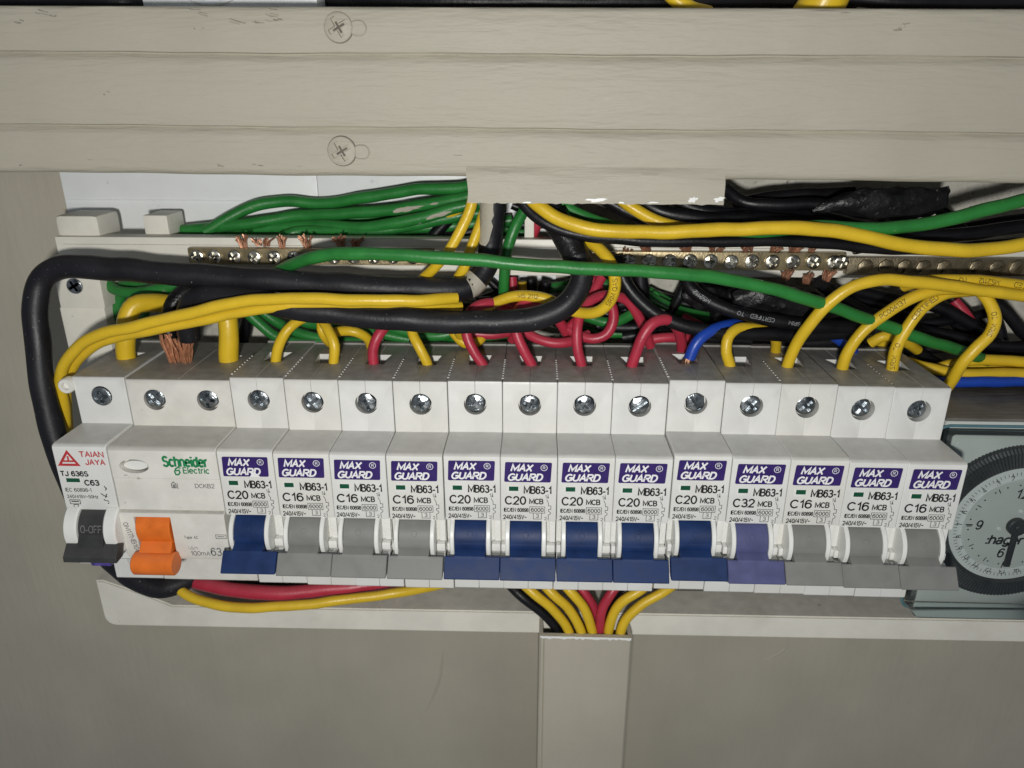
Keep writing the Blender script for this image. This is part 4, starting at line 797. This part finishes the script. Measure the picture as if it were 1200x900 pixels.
strand('yellow', 2.0, [(716, 222, 22), (740, 243, 20), (768, 258, 19), (800, 267, 18), (840, 271, 17)], 'short yellow wire dropping from the lip behind the long yellow one')
# --- green bundle
GR = [
 ([(580, 206, 45), (545, 219, 47), (490, 222, 49), (430, 231, 51), (380, 238, 53), (330, 236, 53), (295, 242, 51), (268, 256, 49), (240, 272, 47)], 'topmost green earth wire of the bundle, humped at its left'),
 ([(585, 222, 45), (545, 231, 45), (480, 243, 47), (410, 250, 49), (350, 253, 51), (290, 262, 49), (235, 268, 49), (200, 271, 51)], 'green earth wire second from top, reaching farthest left'),
 ([(590, 235, 45), (545, 241, 43), (490, 256, 43), (430, 266, 45), (370, 264, 49), (310, 268, 51), (250, 272, 53)], 'green earth wire with grey paint scrapes in the middle of the bundle'),
 ([(590, 246, 47), (545, 252, 45), (500, 260, 45), (440, 272, 45), (390, 270, 47), (345, 272, 47), (330, 279, 45)], 'green earth wire low in the bundle, ending at a copper tuft'),
 ([(600, 258, 51), (540, 264, 50), (490, 268, 49), (450, 276, 48), (415, 280, 46), (404, 284, 44)], 'lowest green earth wire of the bundle, just over the terminal bar'),
 ([(580, 228, 55), (530, 240, 56), (460, 258, 56), (380, 266, 56), (300, 270, 56), (230, 270, 56)], 'green earth wire hidden at the back of the bundle'),
 ([(600, 270, 55), (550, 274, 55), (520, 280, 53), (505, 290, 51), (500, 300, 51)], 'short green earth wire bending down at the right of the bundle'),
 ([(580, 240, 56), (520, 250, 56), (450, 252, 56), (380, 262, 56), (320, 272, 56), (290, 278, 55)], 'second green earth wire hidden at the back of the bundle')]
gw = [strand('green', 2.15, pts, lb, GB) for pts, lb in GR]
smear([(462, 247, 47), (485, 242.5, 47), (505, 238.5, 46.5), (516, 236.5, 46)], 2.2, gw[1], .8, .1)
smear([(500, 254, 43), (516, 249, 43), (530, 245, 43)], 2.2, gw[2], .6, .3)
strand('green', 1.9, [(625, 222, 28), (615, 245, 27), (602, 270, 25), (594, 295, 25), (591, 325, 26), (590, 352, 29)], 'green wire dropping between the paint smeared cable and the taped cable')
strand('green', 1.9, [(640, 222, 26), (660, 240, 24), (685, 254, 22), (730, 268, 20)], 'short green wire peeking out behind the start of the yellow waving wire')
GT = 'green wires tangled behind the breakers'
for k, (pts, lb) in enumerate((
 ([(122, 325, 42), (132, 338, 40), (155, 343, 38), (190, 338, 38), (235, 330, 40)], 'green wire curled under the left end of the thick black cable'),
 ([(140, 336, 46), (160, 334, 45), (195, 346, 42), (230, 340, 42)], 'green wire second curl behind the left end'),
 ([(146, 336, 44), (139, 355, 44), (135, 375, 44), (128, 396, 46)], 'green wire running down beside the left post'),
 ([(205, 335, 40), (180, 350, 44), (170, 365, 46), (160, 390, 48)], 'green wire passing behind the bent thick yellow wire'),
 ([(285, 362, 40), (305, 380, 40), (325, 395, 40), (355, 402, 40), (400, 396, 42)], 'green wire low behind the first yellow feed'),
 ([(300, 360, 44), (325, 378, 44), (350, 390, 42), (400, 400, 42), (450, 398, 44)], 'green wire lying along the back edge of the left breakers'),
 ([(330, 365, 46), (365, 380, 46), (400, 378, 44), (440, 390, 42), (480, 398, 42)], 'green wire behind the kinked yellow feed'),
 ([(420, 372, 44), (460, 385, 42), (510, 394, 40), (550, 386, 42), (590, 384, 44)], 'green wire behind the red and yellow feeds'),
 ([(470, 376, 48), (500, 390, 46), (540, 396, 44), (600, 390, 46)], 'green wire low between the yellow feed and the first red loop'),
 ([(655, 355, 46), (690, 372, 44), (715, 378, 42), (740, 368, 44), (770, 345, 48)], 'green wire glimpsed inside the round yellow loop'),
 ([(640, 338, 48), (690, 332, 46), (740, 340, 46), (790, 362, 44), (830, 372, 46)], 'green wire behind the terminal bar near the red pair'))):
    strand('green', 2.0, pts, lb, GT)
# --- yellow, red, blue bits behind
strand('yellow', 1.8, [(384, 392, 32), (400, 388, 30), (416, 389, 30), (430, 396, 32), (436, 410, 36)], 'yellow wire ducking down behind the red feed')
strand('yellow', 1.8, [(377, 374, 30), (377, 386, 28), (383, 398, 30), (396, 408, 36)], 'yellow wire doubled behind the kinked feed')
strand('yellow', 1.9, [(524, 378, 34), (534, 392, 32), (545, 402, 32), (560, 400, 32), (568, 390, 36)], 'yellow wire bend behind the first red feed of the blue row')
RB = 'red wires tangled behind the blue row'
for pts, lb in (
 ([(600, 325, 40), (602, 350, 38), (604, 372, 38)], 'thin red wire hanging below the bar carrier left of the bend'),
 ([(705, 325, 36), (694, 345, 33), (684, 365, 32), (668, 384, 33)], 'red wire slanting left under the terminal bar'),
 ([(692, 325, 38), (702, 340, 36), (716, 356, 32), (719, 375, 30), (711, 391, 29), (695, 397, 29), (676, 392, 31), (655, 378, 34)], 'red wire in a small loop under the round yellow loop'),
 ([(614, 388, 30), (630, 397, 28), (650, 402, 27), (668, 401, 28), (690, 392, 32)], 'red wire lying low between the second and third blue toggle feeds'),
 ([(550, 391, 33), (580, 392, 34), (600, 388, 36)], 'red wire stub under the thick black cable'),
 ([(760, 398, 34), (785, 395, 34), (820, 398, 36)], 'red wire lying along the back edge behind the arched red feed'),
 ([(800, 372, 38), (816, 380, 36), (832, 390, 38)], 'faded red wire end left of the blue feed'),
 ([(1118, 352, 46), (1133, 370, 44), (1147, 392, 44), (1160, 412, 48)], 'red wire slanting between black wires at the right'),
 ([(1170, 440, 48), (1185, 455, 48), (1215, 468, 48)], 'short red wire at the right edge below the blue wire'),
 ([(735, 230, 34), (752, 245, 32), (775, 256, 30), (820, 258, 30), (900, 256, 30), (960, 260, 30)], 'dark red wire seen between black wires above the terminal bar'),
 ([(640, 240, 40), (630, 262, 40), (622, 280, 42)], 'short red wire beside the carrier lug'),): strand('red', 1.85, pts, lb, RB)
strand('blue', 1.9, [(948, 382, 34), (965, 388, 32), (982, 397, 32), (1000, 412, 36)], 'short blue wire behind the arched yellow feeds')
strand('blue', 2.0, [(1090, 447, 28), (1120, 448, 26), (1160, 447, 26), (1250, 447, 28)], 'blue wire lying horizontally above the timer')
strand('yellow', 2.0, [(1060, 424, 34), (1090, 432, 30), (1130, 438, 28), (1170, 438, 28), (1250, 438, 28)], 'lower yellow wire running to the right edge above the blue wire')
strand('yellow', 2.0, [(1080, 440, 36), (1110, 428, 33), (1140, 422, 31), (1180, 423, 31), (1250, 425, 31)], 'upper yellow wire running to the right edge above the blue wire')
strand('yellow', 1.8, [(1072, 432, 40), (1105, 431, 36), (1150, 430, 34), (1250, 431, 34)], 'middle yellow wire running to the right edge above the blue wire')
strand('yellow', 1.9, [(1020, 402, 36), (1036, 394, 34), (1060, 400, 36), (1075, 410, 40)], 'short yellow wire behind the right end feeds')
strand('yellow', 1.8, [(1030, 410, 44), (1040, 396, 42), (1052, 392, 40), (1066, 384, 44)], 'second short yellow wire behind the right end feeds')
strand('yellow', 1.6, [(612, 330, 44), (613, 346, 44), (614, 362, 44)], 'thin yellow wire hanging below the carrier between black ones')
strand('yellow', 1.7, [(548, 240, 44), (530, 250, 44), (512, 258, 46)], 'yellow wire tip showing inside the green bundle')
# --- black wires
M_fadedink = mat('faded_white_ink', (.36, .37, .38), .5, .2, 900)
BK = 'black wires tangled behind the terminal bars'
BL = [
 (2.4, [(722, 300, 26), (732, 330, 24), (752, 355, 22), (785, 376, 20), (830, 388, 20), (900, 392, 22), (960, 392, 26), (1020, 386, 32)], 'black wire curving down below the green wire beside the round loop'),
 (2.3, [(800, 316, 30), (810, 338, 26), (832, 354, 24), (868, 367, 22), (915, 377, 22), (965, 382, 23), (1020, 384, 28)], None),
 (2.5, [(750, 318, 36), (752, 340, 36), (756, 370, 38), (770, 400, 42)], 'black wire hanging straight below the bright terminal bar'),
 (1.9, [(805, 330, 42), (795, 350, 42), (784, 368, 44)], 'black wire slanting left below the bright terminal bar'),
 (2.2, [(596, 322, 46), (588, 345, 44), (570, 360, 42), (540, 362, 42), (500, 366, 44)], 'black wire curving behind the cut paint collar'),
 (2.2, [(640, 330, 44), (636, 350, 44), (646, 372, 42)], 'black wire hanging left of the bent cable'),
 (2.2, [(622, 328, 48), (622, 350, 46), (612, 372, 46)], 'black wire hanging below the carrier beside the thin yellow one'),
 (2.3, [(730, 395, 44), (770, 390, 42), (820, 394, 40), (880, 398, 40)], 'black wire along the back edge under the red arches'),
 (2.2, [(700, 382, 48), (740, 384, 46), (790, 380, 46), (860, 390, 46), (920, 398, 46)], 'second black wire along the back edge under the red arches'),
 (2.3, [(960, 330, 30), (985, 350, 34), (1020, 368, 38), (1070, 388, 40), (1130, 402, 42), (1250, 420, 44)], 'black wire running right beneath the arched yellow feeds'),
 (2.3, [(1000, 340, 44), (1050, 352, 44), (1100, 360, 42), (1150, 388, 42), (1190, 420, 44)], 'black wire crossing diagonally behind the printed yellow wires'),
 (2.3, [(1080, 340, 48), (1110, 368, 48), (1140, 400, 48), (1160, 425, 50)], 'black wire dropping diagonally right of the cream gap'),
 (2.3, [(1150, 342, 42), (1175, 362, 40), (1200, 390, 40), (1240, 420, 42)], 'black wire at the right edge beside the hooked yellow wire'),
 (2.3, [(1158, 350, 48), (1172, 390, 46), (1180, 425, 46)], 'black wire dropping behind the hooked yellow wire'),
 (2.1, [(1000, 392, 38), (1050, 385, 38), (1110, 392, 38), (1160, 404, 37), (1250, 406, 38)], 'black wire with pale print below the red slanting wire'),
 (2.1, [(1030, 396, 44), (1060, 404, 42), (1100, 428, 42), (1130, 448, 44)], 'black wire behind the rightmost breaker'),
 (2.3, [(1150, 450, 48), (1165, 462, 46), (1190, 480, 46)], 'black wire end under the blue wire'),
 (2.3, [(820, 320, 46), (860, 345, 46), (900, 355, 44), (980, 360, 44)], 'black wire behind the printed black wire'),
 (2.0, [(850, 222, 34), (870, 236, 30), (910, 240, 28), (960, 240, 28), (1010, 250, 28), (1060, 262, 30)], 'black wire arching under the tape sleeve'),
 (2.4, [(735, 220, 28), (770, 246, 24), (820, 256, 23), (880, 257, 24), (950, 262, 26), (1010, 272, 26)], 'black wire from the lip passing above the long yellow wire'),
 (2.4, [(775, 218, 32), (800, 238, 29), (840, 250, 28), (900, 252, 30), (960, 256, 32), (1040, 275, 34)], 'second black wire from the lip, higher and farther right'),
 (2.4, [(690, 218, 34), (720, 240, 32), (760, 258, 30), (830, 264, 30), (900, 270, 28), (1000, 284, 26)], 'black wire leaving the lip beside the dark red wire'),
 (2.3, [(860, 240, 38), (900, 232, 38), (960, 228, 40), (1000, 226, 42)], 'black wire leading into the tape sleeve'),
 (2.4, [(1000, 290, 26), (1060, 278, 26), (1120, 276, 27), (1180, 268, 30), (1260, 262, 32)], 'black wire rising right above the dark terminal bar'),
 (2.0, [(1095, 240, 42), (1120, 262, 40), (1140, 280, 40)], 'short black wire crossing down to the right bar'),
 (2.2, [(540, 240, 46), (525, 258, 46), (505, 280, 46), (495, 292, 46)], 'black wire inside the green bundle beside the slanting yellow'),
 (2.2, [(560, 270, 50), (530, 275, 50), (480, 274, 50), (440, 278, 50)], 'black wire low behind the green bundle'),
 (2.2, [(640, 300, 50), (600, 285, 48), (560, 276, 50)], 'black wire behind the carrier lug'),
 (2.2, [(300, 350, 46), (290, 375, 46), (284, 400, 48)], 'black wire behind the straight thick yellow wire'),
 (2.3, [(870, 335, 36), (850, 352, 38), (838, 372, 40)], 'black taped wire leaning left of the taped bundle'),
 (2.4, [(880, 385, 42), (930, 400, 40), (990, 402, 40), (1040, 420, 44)], 'black wire low behind the arched yellow feed'),
 (2.3, [(560, 355, 48), (640, 352, 48), (700, 360, 48), (760, 350, 50)], 'black wire behind the red loops'),
]
for r_, pts, lb in BL:
    if lb: strand('black', r_, pts, lb, BK)
    else: strand('black', r_, pts, 'printed black wire curving under the bright terminal bar', BK, prints=((.20, 'MS2112', 1.9, True), (.50, 'CERTIFIED   TO', 1.75, True), (.62, 'SIRIM', 1.6, True)), ink=M_fadedink)
TG = [('black', 1.7, [(560, 352, 52), (590, 345, 50), (620, 362, 48), (650, 378, 48), (700, 396, 46)]), ('black', 1.7, [(575, 330, 54), (600, 352, 52), (640, 366, 50), (690, 362, 50), (730, 375, 48)]),
 ('black', 1.8, [(700, 340, 52), (730, 362, 50), (770, 376, 48), (820, 372, 48), (870, 380, 48)]), ('black', 1.8, [(740, 335, 54), (790, 352, 52), (850, 366, 50), (900, 374, 48), (950, 380, 46)]),
 ('black', 1.7, [(880, 372, 44), (930, 364, 42), (980, 352, 42), (1030, 356, 44), (1080, 372, 46)]), ('black', 1.8, [(930, 396, 46), (970, 380, 46), (1010, 372, 46), (1060, 378, 46), (1110, 376, 46), (1160, 366, 48)]),
 ('black', 1.7, [(985, 404, 48), (1020, 388, 48), (1060, 366, 50), (1090, 344, 52)]), ('black', 1.8, [(1110, 345, 50), (1130, 362, 48), (1165, 396, 46), (1205, 418, 46)]),
 ('black', 1.7, [(1060, 412, 48), (1110, 408, 46), (1160, 412, 46), (1220, 416, 48)]), ('black', 1.8, [(565, 250, 54), (600, 262, 52), (640, 262, 52), (690, 258, 50)]),
 ('black', 1.7, [(600, 240, 54), (640, 256, 54), (690, 268, 52), (750, 272, 50)]), ('black', 1.8, [(1000, 268, 44), (1060, 270, 42), (1120, 268, 42), (1200, 255, 46)]),
 ('green', 1.7, [(600, 350, 52), (640, 372, 50), (690, 388, 48), (740, 392, 48)]), ('green', 1.7, [(760, 340, 52), (800, 362, 50), (840, 378, 50), (880, 388, 48)]), ('green', 1.7, [(550, 262, 54), (590, 268, 54), (630, 276, 52)])]
for c, r_, pts in TG: strand(c, r_, pts, f'thin {c} wire lost in the dark tangle behind the front wires', f'thin {c} wires in the tangle')
# crumpled tape
def crumple(name, label, ring, prof, seed, mt=M_tape):
    P = spline([at(*p) for p in ring], 1.2); _, T, A = frames(P); n = len(P); m = MB(); rr = random.Random(seed); sg = 20
    ph = [rr.uniform(0, 6) for _ in range(6)]
    for k in range(n):
        u = k/(n-1); i = min(len(prof)-2, int(u*(len(prof)-1))); t = u*(len(prof)-1)-i; h = prof[i][0]*(1-t)+prof[i+1][0]*t; d = prof[i][1]*(1-t)+prof[i+1][1]*t
        for s_ in range(sg):
            an = 6.2832*s_/sg; q = 1+.07*math.sin(3*an+ph[0]+k*.5)+.06*math.sin(5*an+ph[1]-k*.9)+rr.uniform(-.035, .035)
            m.v.append(P[k]+V((.4*math.sin(4*an+ph[2]) if k in (0, n-1) else 0, -math.cos(an)*d*q, math.sin(an)*h*q)))
    for k in range(n-1):
        for s_ in range(sg): m.f.append((k*sg+s_, k*sg+(s_+1) % sg, (k+1)*sg+(s_+1) % sg, (k+1)*sg+s_))
    m.f += [tuple(range(sg)), tuple(range((n-1)*sg, n*sg))[::-1]]
    tag(obj(name, m, mt, None, 25), label, 'tape')
crumple('tape_sleeve', 'crumpled flat black tape sleeve on a wire end under the right trunking', [(952, 246, 27), (985, 238, 25), (1010, 237, 24), (1045, 239, 24), (1080, 238, 24), (1110, 232, 25)], [(1.2, 1.2), (2.8, 2), (4.6, 2.2), (5.2, 2.2), (4.8, 1.8), (3.6, .8)], 5)
crumple('taped_splice', 'lumpy black taped splice hanging under the bright terminal bar', [(858, 350, 28), (885, 349, 27), (910, 352, 27), (940, 356, 28), (966, 362, 31)], [(2.4, 2), (5.2, 3), (4.4, 3.2), (5.6, 3), (3.4, 2)], 9)
crumple('taped_splice', 'folded black tape lump left of the larger taped splice', [(800, 346, 38), (822, 348, 36), (842, 350, 36), (858, 354, 37)], [(2.2, 1.5), (5, 2.4), (4.4, 2.4), (2.4, 1.4)], 12)
# --- below the breakers
strand('red', 2.9, [(205, 672, 24), (235, 683, 20), (280, 692, 17), (330, 695, 17), (390, 690, 20), (440, 684, 24), (480, 678, 28)], 'thick red wire sagging below the orange toggle breaker')
strand('black', 2.9, [(225, 668, 26), (255, 682, 24), (300, 689, 23), (340, 688, 25), (380, 680, 30)], 'thick black wire sagging above the red one below the breakers')
strand('yellow', 2.0, [(195, 672, 20), (215, 694, 15), (245, 707, 12), (290, 712, 11), (350, 709, 12), (410, 702, 15), (470, 694, 19), (520, 684, 26)], 'yellow wire sagging lowest below the left breakers')
D = 'wires dropping into the lower trunking'
for c, pts, lb in (
 ('black', [(585, 672, 26), (608, 696, 19), (633, 716, 18), (652, 736, 18), (672, 775, 18)], 'leftmost black wire dropping into the lower trunking'),
 ('black', [(600, 668, 28), (622, 698, 22), (646, 725, 21), (668, 748, 20), (676, 780, 20)], 'second black wire dropping into the lower trunking'),
 ('yellow', [(600, 672, 22), (626, 696, 17), (648, 714, 16.5), (664, 735, 16.5), (676, 775, 17)], 'first yellow wire from the left into the lower trunking'),
 ('yellow', [(625, 672, 22), (648, 696, 17), (666, 713, 16.5), (679, 735, 16.5), (689, 775, 17)], 'second yellow wire from the left into the lower trunking'),
 ('yellow', [(650, 672, 22), (670, 695, 17.5), (684, 712, 17), (693, 735, 17), (699, 775, 17)], 'yellow wire left of the red pair into the lower trunking'),
 ('red', [(668, 672, 26), (685, 695, 22), (697, 714, 21), (703, 738, 21), (705, 775, 21)], 'left red wire crossing into the lower trunking'),
 ('red', [(735, 672, 24), (717, 694, 19), (706, 713, 18), (703, 735, 18), (703, 775, 18)], 'right red wire crossing into the lower trunking'),
 ('black', [(755, 672, 28), (734, 692, 23), (717, 713, 22), (710, 738, 21), (708, 775, 21)], 'right black wire behind the yellow pair into the lower trunking'),
 ('yellow', [(775, 672, 24), (750, 692, 18), (726, 708, 17), (715, 730, 17), (711, 775, 17)], 'yellow wire right of the red pair into the lower trunking'),
 ('yellow', [(805, 672, 26), (780, 692, 20), (750, 710, 18), (731, 730, 17), (722, 775, 17)], 'rightmost yellow wire into the lower trunking')):
    strand(c, 1.95, pts, lb, D)
# --- above the top trunking
a, b = at(166, 2, 22), at(372, 2, 22)
t = thing('conduit_box', 'white plastic box seen over the top left edge of the trunking', 'box', ((a.x+b.x)/2, 22, 112))
m = MB(); m.box(a.x, b.x, 22, 54, a.z-5, a.z+26, 1.2); obj('box_shell', m, M_board, t)
P = [at(220, 4, 21.5), at(240, 1, 21.2), at(262, -1, 21.2), at(280, 3, 21.5)]; m = MB(); m.tube(spline([at(216, -6, 21.8), at(235, 3, 21.6), at(255, 4, 21.6), at(280, -6, 21.8)]), .7, 8); obj('moulded_ridge', m, M_board, t)
for c, pts, r_, lb in (
 ('black', [(-60, 4, 24), (60, 3, 22), (160, 4, 24), (175, 3, 60)], 3.4, 'black cable over the top left corner of the trunking'),
 ('black', [(380, 4, 34), (470, 3, 26), (600, 2, 24), (720, 3, 24), (810, 3, 26), (900, 4, 30), (1000, 6, 32)], 2.9, 'black cable lying along the top edge of the trunking'),
 ('yellow', [(700, -160, 40), (755, -60, 26), (790, -2, 18), (806, 9, 18), (830, 16, 22)], 2.2, 'yellow wire peeking over the trunking left of the thicker yellow one'),
 ('yellow', [(1060, -220, 44), (1000, -80, 24), (972, -12, 16), (962, 6, 16), (950, 24, 20)], 6.4, 'thick yellow sleeve peeking over the top edge of the trunking'),
 ('black', [(990, -4, 26), (1060, 3, 24), (1140, 6, 24), (1280, 8, 24)], 2.4, 'dark cable along the top edge at the right')): strand(c, r_, pts, lb, name=f'{c}_cable', cat='cable')
a = at(380, 2, 40); b = at(470, 2, 40); m = MB(); m.box(a.x, b.x, 40, 54, a.z-6, a.z+30, 1); tag(obj('pipe_clip', m, mat('pale_grey_plastic', (.5, .52, .52), .4)), 'pale grey plastic bracket beside the white box over the trunking', 'bracket')
